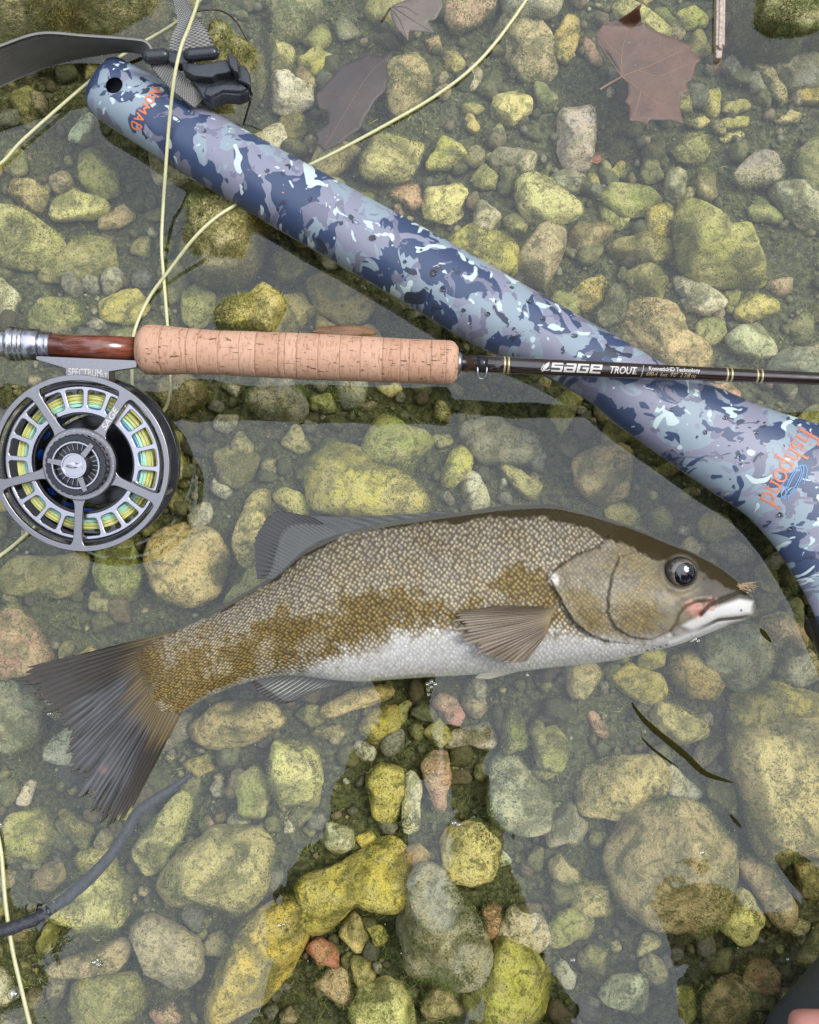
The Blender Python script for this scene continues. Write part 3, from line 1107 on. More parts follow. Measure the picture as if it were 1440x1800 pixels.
rel += 1.6 * np.exp(-((d_ey - 32) / 7) ** 2) - 3.0 * sstep(29, 20, d_ey)
rel += 1.2 * np.exp(-(dline(px, py, [(1208, 1062), (1225, 1068), (1240, 1072)]) / 9) ** 2)
rel += 0.25 * fbm(Q3, 0.02, 91, 3) + np.where(hd > 0, 0.10, 0.0) * fbm(Q3, 0.09, 94, 3)
# a soft muscle groove along the lateral line and ripples of flesh
LAT = [(300, 1165), (420, 1110), (540, 1050), (680, 1010), (820, 985), (960, 985)]
rel -= 0.35 * np.exp(-(dline(px, py, LAT) / 6) ** 2) * (hd < 0)
rel += 0.5 * vnoise(Q3, 0.012, 92)
z = z + rel * 1e-3 * upw
zbase = np.broadcast_to(S[:, 5:6] * 1e-3, px.shape)
w3 = P(px, py, np.where(UP, z, zbase))
w3[..., 2] = z

# coat colours per point: natural bronze where glare is absent, sky sheen painted grey
nz = fbm(Q3, 0.03, 31, 4, 0.6)
nzf = fbm(Q3, 0.13, 37, 3, 0.65)
chord = np.hypot(S[:, 0] - S[:, 2], S[:, 1] - S[:, 3])[:, None]
fb = (1 - c) / 2 * np.ones_like(px)                    # 0 at the back, 1 at the belly
GREY = np.array([0.265, 0.242, 0.205])  # flank grey with the wet sky sheen painted in
TAN = np.array([0.325, 0.288, 0.215])
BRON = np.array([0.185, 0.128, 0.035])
DARK = np.array([0.034, 0.024, 0.008])
WHITE = np.array([0.74, 0.73, 0.71])
col = np.broadcast_to(GREY, px.shape + (3,)).copy()


def blend(mask, rgb):
    global col
    mask = np.clip(mask, 0, 1)[..., None]
    col = col * (1 - mask) + np.asarray(rgb) * mask


blend(sstep(0.15, 0.5, fb + 0.1 * nz) * 0.8, TAN)
blend(0.30 * sstep(-0.3, 0.5, nz), np.array([0.204, 0.1632, 0.0816]))
BAND = [(232, 1140), (262, 1140), (285, 1168), (340, 1150), (400, 1112), (480, 1088), (560, 1072), (590, 1052), (640, 1040), (720, 1036), (735, 1060),
        (800, 1066), (870, 1070), (960, 1064), (985, 1085), (900, 1095), (800, 1104), (720, 1110), (660, 1128), (600, 1150), (540, 1166), (480, 1180),
        (420, 1195), (360, 1222), (320, 1248), (290, 1262), (262, 1215), (240, 1180)]
blend(sstep(-14, 12, sdpoly(px, py, BAND) + 20 * nz + 10 * nzf) * 0.92, BRON)  # bronze band painted where the flank lacks sky glare
blend(sstep(0.1, 0.8, -nz - 0.5 * nzf) * sstep(-6, 10, sdpoly(px, py, BAND)) * 0.6, TAN)
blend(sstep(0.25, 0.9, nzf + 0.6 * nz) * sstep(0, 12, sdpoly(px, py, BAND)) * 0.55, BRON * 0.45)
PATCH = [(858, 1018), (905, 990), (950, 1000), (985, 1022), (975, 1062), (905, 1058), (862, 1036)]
blend(sstep(-8, 8, sdpoly(px, py, PATCH) + 9 * nz + 6 * nzf) * 0.92, BRON * 0.92)  # bronze patch painted where the sky glare breaks off
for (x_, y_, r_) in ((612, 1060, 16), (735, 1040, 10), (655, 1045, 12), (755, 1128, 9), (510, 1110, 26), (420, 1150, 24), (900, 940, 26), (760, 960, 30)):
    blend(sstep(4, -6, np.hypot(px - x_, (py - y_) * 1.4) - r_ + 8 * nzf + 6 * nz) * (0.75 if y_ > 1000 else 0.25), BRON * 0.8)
BEL = [(440, 1205), (520, 1180), (585, 1165), (640, 1138), (700, 1118), (800, 1106), (900, 1108), (1000, 1112), (1050, 1120), (1120, 1124), (1200, 1108), (1230, 1092), (1262, 1082),
       (1300, 1070), (1345, 1060), (1345, 1110), (1200, 1160), (1000, 1200), (700, 1220), (440, 1230)]
blend(sstep(-22, 26, sdpoly(px, py, BEL) + 16 * nz + 12 * nzf), WHITE * 0.9)
blend(sstep(0.25, 0.6, nzf) * sstep(0, 30, sdpoly(px, py, BEL)) * 0.35, np.array([0.42, 0.40, 0.37]))
BACKS = np.interp(px, [380, 440, 500, 560, 610, 660, 720, 800, 900, 1000, 1080, 1160, 1230, 1290, 1320], [7, 11, 15, 13, 8, 5, 13, 19, 23, 27, 38, 40, 31, 24, 14])
DTOP = fb * chord
blend(sstep(2.5, -2.5, DTOP - BACKS + 5 * nz + 2 * nzf) * 0.95, DARK)  # dark strip paints in the wet back's missing sky glare
# head
hm = sstep(-4, 6, hd)
headc = np.broadcast_to(np.array([0.24, 0.21, 0.15]), px.shape + (3,))
belm = sstep(-10, 14, sdpoly(px, py, BEL) + 6 * nz)
blend(hm * (1 - belm) * sstep(0.16, 0.24, fb + 0.04 * nz) * 0.85, np.array([0.215, 0.185, 0.13]))
blend(hm * sstep(-6, 10, sdpoly(px, py, [(985, 1035), (1030, 1032), (1062, 1050), (1062, 1105), (1036, 1108), (1008, 1080)]) + 8 * nz) * 0.8, np.array([0.1836, 0.1292, 0.0374]))
blend(hm * sstep(-8, 8, sdpoly(px, py, [(1078, 1040), (1110, 1030), (1160, 1050), (1172, 1082), (1145, 1105), (1096, 1098)]) + 14 * nzf + 8 * nz) * 0.75, np.array([0.204, 0.1496, 0.051]))
blend(hm * sstep(-6, 8, sdpoly(px, py, [(1100, 970), (1160, 975), (1170, 1020), (1110, 1020)]) + 12 * nzf + 8 * nz) * 0.5, np.array([0.2244, 0.1836, 0.0816]))
blend(hm * sstep(0.05, 0.5, nzf + 0.5 * nz) * (1 - belm) * 0.45, np.array([0.27, 0.21, 0.10]))
blend(hm * sstep(0.0, 0.45, -nzf + 0.3 * nz) * (1 - belm) * 0.4, np.array([0.10, 0.085, 0.06]))
blend(hm * sstep(1185, 1245, px - 0.35 * (py - 1010)) * (1 - belm) * 0.9, np.array([0.1054, 0.0952, 0.0816]))
blend(hm * sstep(2.5, -2.5, DTOP - BACKS + 5 * nz + 2 * nzf) * 0.95, DARK)  # same painted glare-free strip carried over the head
blend(sstep(-3, 5, sdpoly(px, py, [(1196, 1100), (1222, 1086), (1250, 1070), (1300, 1052), (1326, 1056), (1320, 1078), (1270, 1086), (1220, 1108)])) * 0.9, np.array([0.78, 0.76, 0.73]))
blend(sstep(13, 4, dline(px, py, [(1212, 1066), (1228, 1076), (1240, 1070), (1250, 1060)]) + 5 * nzf), np.array([0.52, 0.27, 0.21]))
blend(sstep(7, 1, np.hypot(px - 1228, py - 1079) + 3 * nzf) * 0.7, np.array([0.5, 0.10, 0.06]))
blend(sstep(5, 1.5, d_lp) * 0.95, np.array([0.05, 0.04, 0.03]))
blend(sstep(4.5, 1.5, d_jw) * sstep(1205, 1262, px) * 0.9, np.array([0.05, 0.045, 0.03]))
blend(sstep(4, 1, dline(px, py, np.array(MAXI) + [3, 5])) * 0.75, np.array([0.07, 0.05, 0.03]))
blend(sstep(3.4, 1.0, d_op + 1.5 * nzf) * 0.55 * sstep(975, 985, px), np.array([0.06, 0.045, 0.03]))
blend(sstep(3.0, 1.0, d_pr + 1.5 * nzf) * 0.15, np.array([0.09, 0.07, 0.04]))
blend(sstep(12, 5, np.hypot((px - 972) * 0.8, py - 1020) + 4 * nzf), np.array([0.66, 0.62, 0.58]))
blend(sstep(35, 28, d_ey), np.array([0.10, 0.085, 0.06]))
blend(sstep(9, 3, dline(px, py, [(1318, 1040), (1333, 1054), (1330, 1080), (1316, 1092), (1285, 1102)])) * 0.92, np.array([0.09, 0.085, 0.06]))
for (x_, y_, r_) in ((1303, 1073, 2), (1162, 1137, 2), (1150, 1141, 2), (1138, 1144, 2.4), (1172, 1134, 1.6), (1230, 1000, 3), (1243, 1006, 3), (1238, 1018, 2)):
    blend(sstep(r_ + 1, r_ - 0.5, np.hypot(px - x_, py - y_)) * 0.8, np.array([0.04, 0.035, 0.03]))
blend(sstep(300, 244, px + 0.35 * (py - 1190) + 26 * nz + 14 * nzf) * 0.75, np.array([0.075, 0.055, 0.028]))
# scales weight in the alpha-free second attribute: body full, gill cover faint, jaws none
sw = np.where(hd > 0, 0.35 * sstep(1190, 1120, px), 1.0) * (1 - 0.72 * belm) * (1 - 0.75 * sstep(3, -3, DTOP - BACKS + 5 * nz))

me = mesh_np('body', np.concatenate([w3.reshape(-1, 3), w3[0].mean(0)[None], w3[-1].mean(0)[None]]),
             [grid_faces(NU, NV, True),
              np.stack([np.full(NV, NU * NV), (np.arange(NV) + 1) % NV, np.arange(NV)], -1),
              np.stack([np.full(NV, NU * NV + 1), (NU - 1) * NV + np.arange(NV), (NU - 1) * NV + (np.arange(NV) + 1) % NV], -1)])
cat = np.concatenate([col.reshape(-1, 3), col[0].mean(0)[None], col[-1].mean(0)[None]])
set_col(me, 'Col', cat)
swf = np.concatenate([sw.ravel(), [1, 0]])
set_col(me, 'Scale', np.repeat(swf[:, None], 3, 1))
# uv follows the body: along the axis and across it, both in photograph pixels / 1000
ax = np.concatenate([[0], np.cumsum(np.hypot(np.diff((S[:, 0] + S[:, 2]) / 2), np.diff((S[:, 1] + S[:, 3]) / 2)))])
uu = np.broadcast_to(ax[:, None], px.shape) / 1000
hscale = (0.35 + 0.65 * chord / 290)
vv_ = np.broadcast_to(fb, px.shape) * 0.285 + 0 * px
set_uv(me, np.concatenate([np.stack([uu, vv_], -1).reshape(-1, 2), [[0, 0], [1, 0]]]))

m = NT('bass_skin')
uvn = m.n('UVMap').outputs[0]
wob = m.noise(uvn, 22, 2)
cx = m.n('SeparateXYZ')
m.t.links.new(uvn, cx.inputs[0])
# staggered rows: lattice turned 45 degrees, about 9 x 8 photograph pixels a scale
u1 = m.math('ADD', m.math('MULTIPLY', cx.outputs[0], 205.0), m.math('MULTIPLY', wob, 1.2))
v1 = m.math('MULTIPLY', cx.outputs[1], 178.0)
su = m.math('MULTIPLY', m.math('ADD', u1, v1), 0.5)
sv = m.math('MULTIPLY', m.math('SUBTRACT', u1, v1), 0.5)
cb = m.n('CombineXYZ')
m.t.links.new(su, cb.inputs[0])
m.t.links.new(sv, cb.inputs[1])
vo = m.n('TexVoronoi', voronoi_dimensions='2D')
m.set(vo, 'Vector', cb.outputs[0])
m.set(vo, 'Scale', 1.0)
m.set(vo, 'Randomness', 0.5)
dist = vo.outputs['Distance']
rndc = m.n('SeparateColor')
m.t.links.new(vo.outputs['Color'], rndc.inputs[0])
swn = m.attr('Scale')
base = m.attr('Col')
light = m.mix(1.0, base, (1.95, 1.82, 1.45), 'MULTIPLY')
darkc = m.mix(1.0, base, (0.50, 0.46, 0.41), 'MULTIPLY')
sc_c = m.mix(m.ramp(dist, 0.14, 0.52), m.mix(m.ramp(rndc.outputs[0], 0.1, 0.9, 0.25, 1.0), base, light), darkc)
swb = m.n('RGBToBW')
m.t.links.new(swn, swb.inputs[0])
colf = m.mix(swb.outputs[0], base, sc_c)
fine = m.noise(uvn, 500, 4, 0.65)
colf = m.mix(m.ramp(fine, 0.35, 0.65, 0.35, 0.0), colf, (0.06, 0.05, 0.03))
h1 = m.math('MULTIPLY', m.ramp(dist, 0.15, 0.6, 1.0, 0.0), swb.outputs[0])
h1 = m.math('ADD', h1, m.math('MULTIPLY', fine, 0.25))
bs = m.bsdf(colf, 0.34, Coat_Weight=0.06, Coat_Roughness=0.08)
bs.inputs['Specular IOR Level'].default_value = 0.16
m.set(bs, 'Normal', m.bump(h1, 0.55, 0.0007))
M['bass'] = m.done(bs)
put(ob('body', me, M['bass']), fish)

# eye: cornea-like ball, bronze iris, black pupil
ez = 0.0165
ec = P(eye_c[0], eye_c[1], ez)
v, f = ICO[4]
q = v * np.array([0.0086, 0.0086, 0.0050])
me = mesh_np('eye', q, f)
m = NT('bass_eye')
ve = m.n('VectorMath', operation='SUBTRACT')
m.t.links.new(m.coord('Object'), ve.inputs[0])
ve.inputs[1].default_value = (0.0014, -0.0014, 0.004)
vs_ = m.n('VectorMath', operation='MULTIPLY')
m.t.links.new(ve.outputs[0], vs_.inputs[0])
vs_.inputs[1].default_value = (1, 1, 0)
ln_ = m.n('VectorMath', operation='LENGTH')
m.t.links.new(vs_.outputs[0], ln_.inputs[0])
rr_ = ln_.outputs['Value']
ci = m.mix(m.noise(m.coord('Object'), 900, 3), (0.05, 0.042, 0.03), (0.15, 0.125, 0.085))
ci = m.mix(m.ramp(rr_, 0.0070, 0.0065), ci, (0.20, 0.14, 0.06))
ci = m.mix(m.ramp(rr_, 0.0067, 0.0064), ci, (0.004, 0.004, 0.008))
ci = m.mix(m.ramp(rr_, 0.0074, 0.0088), ci, (0.03, 0.025, 0.02))
M['eye'] = m.done(m.bsdf(ci, 0.10, Coat_Weight=1.0, Coat_Roughness=0.02))
e = ob('eye', me, M['eye'])
e.location = ec
e.rotation_euler = (0.12, 0.10, 0)
put(e, fish)


# fins: corrugated fans, one ridge a ray
def fin(name, root, tip, nray, mat, amp=0.45, thick=0.5, jag=6, seed=1, nt=46, fray=0.0, label=None, dark=None):
    rg = np.random.default_rng(seed)
    per = 7
    ns = nray * per + 1
    A = crom(np.array(root, float), ns)
    B = crom(np.array(tip, float), ns)
    t = np.linspace(0, 1, nt)
    sidx = np.arange(ns)
    ph = (sidx % per) / per
    ridge = np.cos(ph * 2 * math.pi)
    rl = rg.uniform(-1, 1, nray + 1)
    ext = 1 + (rl[np.minimum((sidx + per // 2) // per, nray)] * jag + ridge * jag * 0.35) / 300.0
    pts = A[:, None] * (1 - (t[None, :, None] * ext[:, None, None])) + B[:, None] * (t[None, :, None] * ext[:, None, None])
    x, y, z = pts[..., 0], pts[..., 1], pts[..., 2]
    z = z + ridge[:, None] * amp * (1 - 0.6 * t) * (0.2 + 0.8 * np.sin(np.pi * np.clip(t, 0.02, 0.95)))
    z = z + 0.5 * vnoise(np.stack([x, y, 0 * x], -1), 0.03, seed)
    w0 = P(x, y, z * 1e-3).reshape(-1, 3)
    lo = w0 - np.array([0, 0, thick * 1e-3])
    n = len(w0)
    # rim so that the fin is a closed sheet
    g = np.arange(ns * nt).reshape(ns, nt)
    rim = np.concatenate([g[0], g[1:, -1], g[-1, :-1][::-1], g[1:-1, 0][::-1]])
    rn = np.roll(rim, -1)
    me = mesh_np(name, np.concatenate([w0, lo]), [grid_faces(ns, nt), grid_faces(ns, nt, flip=True) + n, np.stack([rim, rim + n, rn + n, rn], -1)])
    rr = np.repeat((0.5 + 0.5 * ridge)[:, None], nt, 1)
    tt = np.repeat(t[None], ns, 0)
    ss = np.repeat((sidx / (ns - 1))[:, None], nt, 1)
    cc_ = mat['f'](rr, tt, ss, x, y)
    set_col(me, 'Col', np.tile(cc_.reshape(-1, 3), (2, 1)))
    set_uv(me, np.tile(np.stack([ss * nray / 10, tt], -1).reshape(-1, 2), (2, 1)))
    o = put(ob(name, me, mat['m']), fish)
    if label:
        o['label'] = label
    return o


def fin_material(name, alpha, rough=0.3):
    m = NT(name)
    cc_ = m.attr('Col')
    n = m.noise(m.coord(), 900, 3)
    cc2 = m.mix(m.ramp(n, 0.35, 0.7, 0.0, 0.25), cc_, (0.06, 0.05, 0.035))
    b = m.bsdf(cc2, rough, Coat_Weight=0.35, Coat_Roughness=0.10)
    b.inputs['Specular IOR Level'].default_value = 0.25
    if alpha < 1:
        m.set(b, 'Alpha', alpha)
    return m.done(b)


def lerp3(f, a, b):
    f = np.clip(f, 0, 1)[..., None]
    return np.asarray(a) * (1 - f) + np.asarray(b) * f


def tailc(r, t, s, x, y):
    q = np.stack([x, y, 0 * x], -1)
    n = vnoise(q, 0.02, 5)
    st = vnoise(np.stack([s * 70, t * 2.2, 0 * t], -1), 1.0, 6) + 0.5 * vnoise(np.stack([s * 160, t * 4, 0 * t], -1), 1.0, 7)
    c = lerp3(r * 0.7 + 0.35 * st, (0.030, 0.031, 0.034), (0.125, 0.125, 0.130))  # grey middle of the tail has sky glare painted in
    c = lerp3(sstep(0.35, 0.8, st + 0.5 * n), c, (0.012, 0.010, 0.007))
    edge = np.maximum(sstep(0.36, 0.22, s + 0.06 * n), sstep(0.80, 0.92, s + 0.05 * n))
    c = lerp3(edge * 0.92, c, lerp3(r, (0.008, 0.006, 0.003), (0.030, 0.019, 0.008)))  # outer lobes left dark, without the painted glare
    c = lerp3(sstep(0.42, 0.16, t + 0.10 * st + 0.05 * n) * 0.9, c, lerp3(r, (0.075, 0.050, 0.016), (0.17, 0.12, 0.045)))
    c = lerp3(sstep(0.86, 1.0, t) * 0.6, c, (0.035, 0.025, 0.015))
    return lerp3(sstep(9, 4, np.hypot(x - 182, y - 1353)) * 0.45, c, (0.30, 0.12, 0.10))


fin('tail_fin', [(310, 1108, 0.4), (285, 1136, 0.8), (268, 1160, 1.0), (276, 1188, 1.0), (285, 1212, 1.0), (292, 1236, 0.6), (318, 1256, 0.2)],
    [(37, 1175, 2.0), (58, 1212, 3.0), (90, 1252, 3.4), (126, 1290, 3.2), (128, 1336, 3.2), (150, 1390, 3.0), (176, 1424, 2.6), (196, 1446, 2.2), (230, 1422, 1.4)],
    34, {'m': fin_material('tail_membrane', 1.0), 'f': tailc}, 0.32, 0.5, 20, 3, label='dark fan shaped tail fin with frayed edge')


def dorsc(r, t, s, x, y):
    return lerp3(r, (0.020, 0.020, 0.020), (0.040, 0.039, 0.038))


fin('soft_dorsal_fin', [(482, 1016, -1.0), (508, 992, -1.0), (535, 968, -1), (565, 950, -1), (600, 938, -1)],
    [(452, 1018, 0.6), (446, 962, 1.2), (458, 930, 1.4), (486, 900, 1.4), (548, 908, 1.2)],
    22, {'m': fin_material('dorsal_membrane', 0.96), 'f': dorsc}, 0.14, 0.4, 5, 4, label='slate grey soft dorsal fin spread under the surface')
fin('spiny_dorsal_fin', [(596, 940, -2.6), (650, 925, -2.6), (720, 912, -2.6), (800, 900, -3)],
    [(545, 907, -1.6), (600, 908, -1.2), (690, 905, -1.4), (790, 897, -2.4)],
    9, {'m': fin_material('spiny_membrane', 0.75), 'f': dorsc}, 0.3, 0.4, 10, 5)


def pecc(r, t, s, x, y):
    st = vnoise(np.stack([s * 50, t * 2.0, 0 * t], -1), 1.0, 16) + 0.5 * vnoise(np.stack([s * 120, t * 4, 0 * t], -1), 1.0, 17)
    c = lerp3(r * 0.6 + 0.25 + 0.35 * st, (0.085, 0.062, 0.042), (0.36, 0.29, 0.21))
    c = lerp3(sstep(0.42, 0.1, s) * 0.8, c, lerp3(r, (0.045, 0.03, 0.018), (0.13, 0.085, 0.05)))
    return lerp3(sstep(0.16, 0.0, t) * 0.7, c, (0.33, 0.25, 0.09))


fin('pectoral_fin', [(984, 1066, 23), (974, 1078, 24), (967, 1096, 24), (962, 1114, 22.5)],
    [(866, 1064, 28), (812, 1078, 27.5), (810, 1102, 26.5), (832, 1132, 24), (868, 1158, 20), (925, 1166, 16.5)],
    26, {'m': fin_material('pectoral_membrane', 0.80, 0.4), 'f': pecc}, 0.28, 0.35, 22, 6, label='brown translucent pectoral fin folded back against the belly')
fin('pelvic_fin', [(950, 1172, -9), (940, 1174, -9), (925, 1177, -9.5)],
    [(845, 1183, -1.5), (838, 1192, -2.0), (860, 1194, -3.0)], 5,
    {'m': fin_material('pelvic_membrane', 0.9), 'f': lambda r, t, s, x, y: lerp3(r, (0.22, 0.18, 0.15), (0.45, 0.40, 0.35))}, 0.3, 0.35, 4, 7, nt=24)
fin('anal_fin', [(470, 1188, -6), (520, 1187, -7), (570, 1194, -8), (612, 1199, -9)],
    [(442, 1198, 1.2), (462, 1222, 1.4), (500, 1238, 1.0), (556, 1212, -1)], 16,
    {'m': fin_material('anal_membrane', 0.9), 'f': lambda r, t, s, x, y: lerp3(r, (0.016, 0.015, 0.013), (0.07, 0.065, 0.058))}, 0.25, 0.4, 10, 8)

# small hairy fly hooked in the upper lip
fly = empty('fishing_fly', P(1318, 1036, 0.004))
tag(fly, 'tiny tan and brown hair fishing fly in the tip of the bass mouth', 'fishing fly')
rg = np.random.default_rng(4)
hv, hf, bb = [], [], 0
for k in range(34):
    a0 = np.array([1300 + rg.normal(0, 2), 1030 + rg.normal(0, 2.0)])
    a1 = a0 + np.array([rg.uniform(14, 30), rg.uniform(-7, 10)])
    zz = rg.uniform(0.003, 0.008)
    p0, p1 = P(a0[0], a0[1], 0.005), P(a1[0], a1[1], zz - 0.003)
    d = np.array([0, 0.00022, 0])
    hv += [p0 - d, p0 + d, p1 + d * .4, p1 - d * .4]
    hf.append([bb, bb + 1, bb + 2, bb + 3])
    bb += 4
me = mesh_np('hair', np.array(hv), np.array(hf))
put(ob('hair', me, plain('fly_hair', (0.30, 0.19, 0.09), 0.6, 0.5, 900)), fly)
put(ob('hook', tube_mesh('hook', P([1298, 1310, 1318, 1316, 1309], [1032, 1031, 1036, 1043, 1042], [0.004] * 5), 0.0004, 6), plain('hook_steel', (0.2, 0.17, 0.14), 0.3, metal=1.0)), fly)

# ------------------------------------------------------------------ lettering
def glyph_mesh(name, text, shear=0.0, offset=0.0):
    """built-in font outline as flat 2-D triangles: (verts 2-D, faces)"""
    cu = bpy.data.curves.new(name, 'FONT')
    cu.body = text
    cu.shear = shear
    cu.offset = offset
    cu.resolution_u = 4
    o = bpy.data.objects.new(name, cu)
    COL.objects.link(o)
    dg = bpy.context.evaluated_depsgraph_get()
    me = bpy.data.meshes.new_from_object(o.evaluated_get(dg))
    bm = bmesh.new()
    bm.from_mesh(me)
    bmesh.ops.triangulate(bm, faces=bm.faces[:])
    v = np.array([x.co[:2] for x in bm.verts])
    f = np.array([[x.index for x in q.verts] for q in bm.faces])
    bm.free()
    bpy.data.objects.remove(o)
    bpy.data.curves.remove(cu)
    bpy.data.meshes.remove(me)
    return v, f


def strokes(lines, wdt):
    """thick polylines as 2-D quads with square joints"""
    v, f = [], []
    for ln in lines:
        ww = wdt
        if isinstance(ln, tuple):
            ln, ww = ln
        ln = np.array(ln, float)
        t = np.diff(ln, axis=0)
        t /= np.linalg.norm(t, axis=1)[:, None] + 1e-9
        tt = np.concatenate([t[:1], (t[:-1] + t[1:]), t[-1:]])
        tt /= np.linalg.norm(tt, axis=1)[:, None] + 1e-9
        k = np.ones(len(ln))
        k[1:-1] = 1 / np.clip(np.sum(tt[1:-1] * t[:-1], 1), 0.6, 1)
        nn = np.stack([-tt[:, 1], tt[:, 0]], -1) * (ww / 2 * k)[:, None]
        b = len(v)
        for p, q in zip(ln, nn):
            v += [p - q, p + q]
        for i in range(len(ln) - 1):
            f.append([b + 2 * i, b + 2 * i + 2, b + 2 * i + 3, b + 2 * i + 1])
    v = np.array(v)
    f = np.array(f)
    return v, np.concatenate([f[:, :3], f[:, [0, 2, 3]]])


def arc(cx, cy, rx, ry, a0, a1, n=12):
    t = np.radians(np.linspace(a0, a1, n))
    return [(cx + rx * math.cos(k), cy + ry * math.sin(k)) for k in t]


def subdiv2(v, f, maxlen):
    """split long triangles so that lettering can follow a curved surface"""
    bm = bmesh.new()
    vs = [bm.verts.new((p[0], p[1], 0)) for p in v]
    for t in f:
        try:
            bm.faces.new([vs[i] for i in t])
        except ValueError:
            pass
    for _ in range(3):
        es = [e for e in bm.edges if e.calc_length() > maxlen]
        if not es:
            break
        bmesh.ops.subdivide_edges(bm, edges=es, cuts=1)
        bmesh.ops.triangulate(bm, faces=bm.faces[:])
    bm.verts.index_update()
    v = np.array([x.co[:2] for x in bm.verts])
    f = np.array([[x.index for x in q.verts] for q in bm.faces])
    bm.free()
    return v, f


# ------------------------------------------------------------------ materials of the tackle
def camo_mat():
    m = NT('camouflage_lacquer')
    uv = m.n('UVMap').outputs[0]

    def lay(scale, off, lo, dist=1.2, det=3, rough=0.55):
        ad = m.n('VectorMath', operation='ADD')
        m.t.links.new(uv, ad.inputs[0])
        ad.inputs[1].default_value = (off, off * 1.7, off * 0.3)
        n = m.noise(ad.outputs[0], scale, det, rough, dist)
        return m.ramp(n, lo, lo + 0.006)
    lav, teal, navy = (0.215, 0.215, 0.275), (0.235, 0.29, 0.33), (0.036, 0.056, 0.118)
    c = m.mix(lay(34, 3.1, 0.51), lav, teal)
    c = m.mix(lay(40, 9.7, 0.515, 0.8), c, navy)
    c = m.mix(lay(66, 15.2, 0.60, 0.8), c, (0.15, 0.15, 0.20))
    c = m.mix(lay(54, 21.3, 0.63, 1.2, 2), c, (0.47, 0.55, 0.53))
    c = m.mix(lay(85, 30.3, 0.665, 0.7, 2), c, (0.50, 0.58, 0.56))
    c = m.mix(lay(64, 41.9, 0.645, 0.8), c, (0.022, 0.030, 0.055))
    c = m.mix(lay(150, 55.5, 0.735, 0.5), c, (0.55, 0.20, 0.15))
    b = m.bsdf(c, 0.42, Coat_Weight=0.15, Coat_Roughness=0.22)
    dr = m.n('TexVoronoi')
    m.set(dr, 'Vector', uv)
    m.set(dr, 'Scale', 95.0)
    m.set(b, 'Normal', m.bump(m.noise(uv, 260, 3), 0.12, 0.0003))
    return m.done(b)


M['camo'] = camo_mat()
M['steel'] = plain('satin_aluminium', (0.46, 0.45, 0.455), 0.28, 0.06, 500, 1.0)
M['gun'] = plain('gunmetal_anodised', (0.27, 0.26, 0.27), 0.34, 0.08, 500, 1.0)
M['silver'] = plain('pale_anodised', (0.43, 0.42, 0.46), 0.30, 0.05, 500, 1.0)
M['black'] = plain('black_anodised', (0.022, 0.022, 0.026), 0.22, 0.2, 400, 0.3)
M['blank'] = plain('dark_brown_lacquer', (0.020, 0.010, 0.008), 0.16, 0.2, 200, 0.0, 0, 0.8)
M['gold'] = plain('gold_thread', (0.60, 0.50, 0.26), 0.35, 0.1, 500, 0.6)
M['ink'] = plain('pale_ink', (0.55, 0.52, 0.47), 0.5, 0.05, 300)
M['orange'] = plain('orange_ink', (0.62, 0.17, 0.07), 0.45, 0.08, 300)
M['blueink'] = plain('blue_ink', (0.10, 0.30, 0.62), 0.45, 0.08, 300)
M['darkink'] = plain('dark_ink', (0.03, 0.035, 0.06), 0.45, 0.08, 300)

# ------------------------------------------------------------------ landing net: handle, yoke and hoop
net = empty('landing_net', P(760, 520, 0.0))
tag(net, 'blue grey camouflage landing net handle lying diagonally across the stream', 'landing net')
HS = np.array([   # upper edge x y, lower edge x y, half thickness mm
    (196, 104, 150, 172, 7), (214, 106, 156, 192, 12), (240, 120, 176, 210, 14.5), (290, 148, 232, 246, 15.5), (350, 184, 296, 288, 16), (440, 236, 388, 342, 16.5), (540, 291, 490, 402, 17),
    (640, 346, 592, 461, 17.5), (760, 412, 710, 530, 18), (880, 480, 830, 602, 18), (1000, 549, 944, 652, 18), (1100, 605, 1030, 700, 18), (1170, 644, 1092, 750, 17.5),
    (1250, 678, 1170, 806, 17), (1330, 712, 1250, 862, 16.5), (1400, 735, 1312, 905, 16), (1470, 752, 1358, 955, 15.5), (1560, 778, 1392, 1005, 15), (1660, 815, 1418, 1050, 14), (1760, 862, 1440, 1100, 12)], float)
HZ = 0.0135
NU, NV = 300, 96
S = crom(HS, NU)
a = np.linspace(0, 2 * math.pi, NV, endpoint=False)
c, s = np.cos(a), np.sin(a)
px = (S[:, 0:1] + S[:, 2:3]) / 2 + (S[:, 0:1] - S[:, 2:3]) / 2 * c
py = (S[:, 1:2] + S[:, 3:4]) / 2 + (S[:, 1:2] - S[:, 3:4]) / 2 * c
z = HZ + S[:, 4:5] * 1e-3 * np.sign(s) * (1 - np.abs(c) ** 2.3) ** 0.52
w3 = P(px, py, HZ)
w3[..., 2] = z
ax = np.concatenate([[0], np.cumsum(np.linalg.norm(np.diff(w3.mean(1), axis=0), axis=1))])
wid = np.hypot(S[:, 0] - S[:, 2], S[:, 1] - S[:, 3]) * 0.31e-3
uvh = np.stack([np.repeat(ax[:, None], NV, 1), np.where(s >= 0, 1, -1) * ((1 - c) / 2) * wid[:, None] * 1.25], -1)
me = mesh_np('handle', np.concatenate([w3.reshape(-1, 3), w3[0].mean(0)[None], w3[-1].mean(0)[None]]),
             [grid_faces(NU, NV, True),
              np.stack([np.full(NV, NU * NV), (np.arange(NV) + 1) % NV, np.arange(NV)], -1),
              np.stack([np.full(NV, NU * NV + 1), (NU - 1) * NV + np.arange(NV), (NU - 1) * NV + (np.arange(NV) + 1) % NV], -1)])
set_uv(me, np.concatenate([uvh.reshape(-1, 2), [[0, 0], [ax[-1], 0]]]))
me.materials.append(M['camo'])
h0 = bpy.data.objects.new('handle', me)
COL.objects.link(h0)
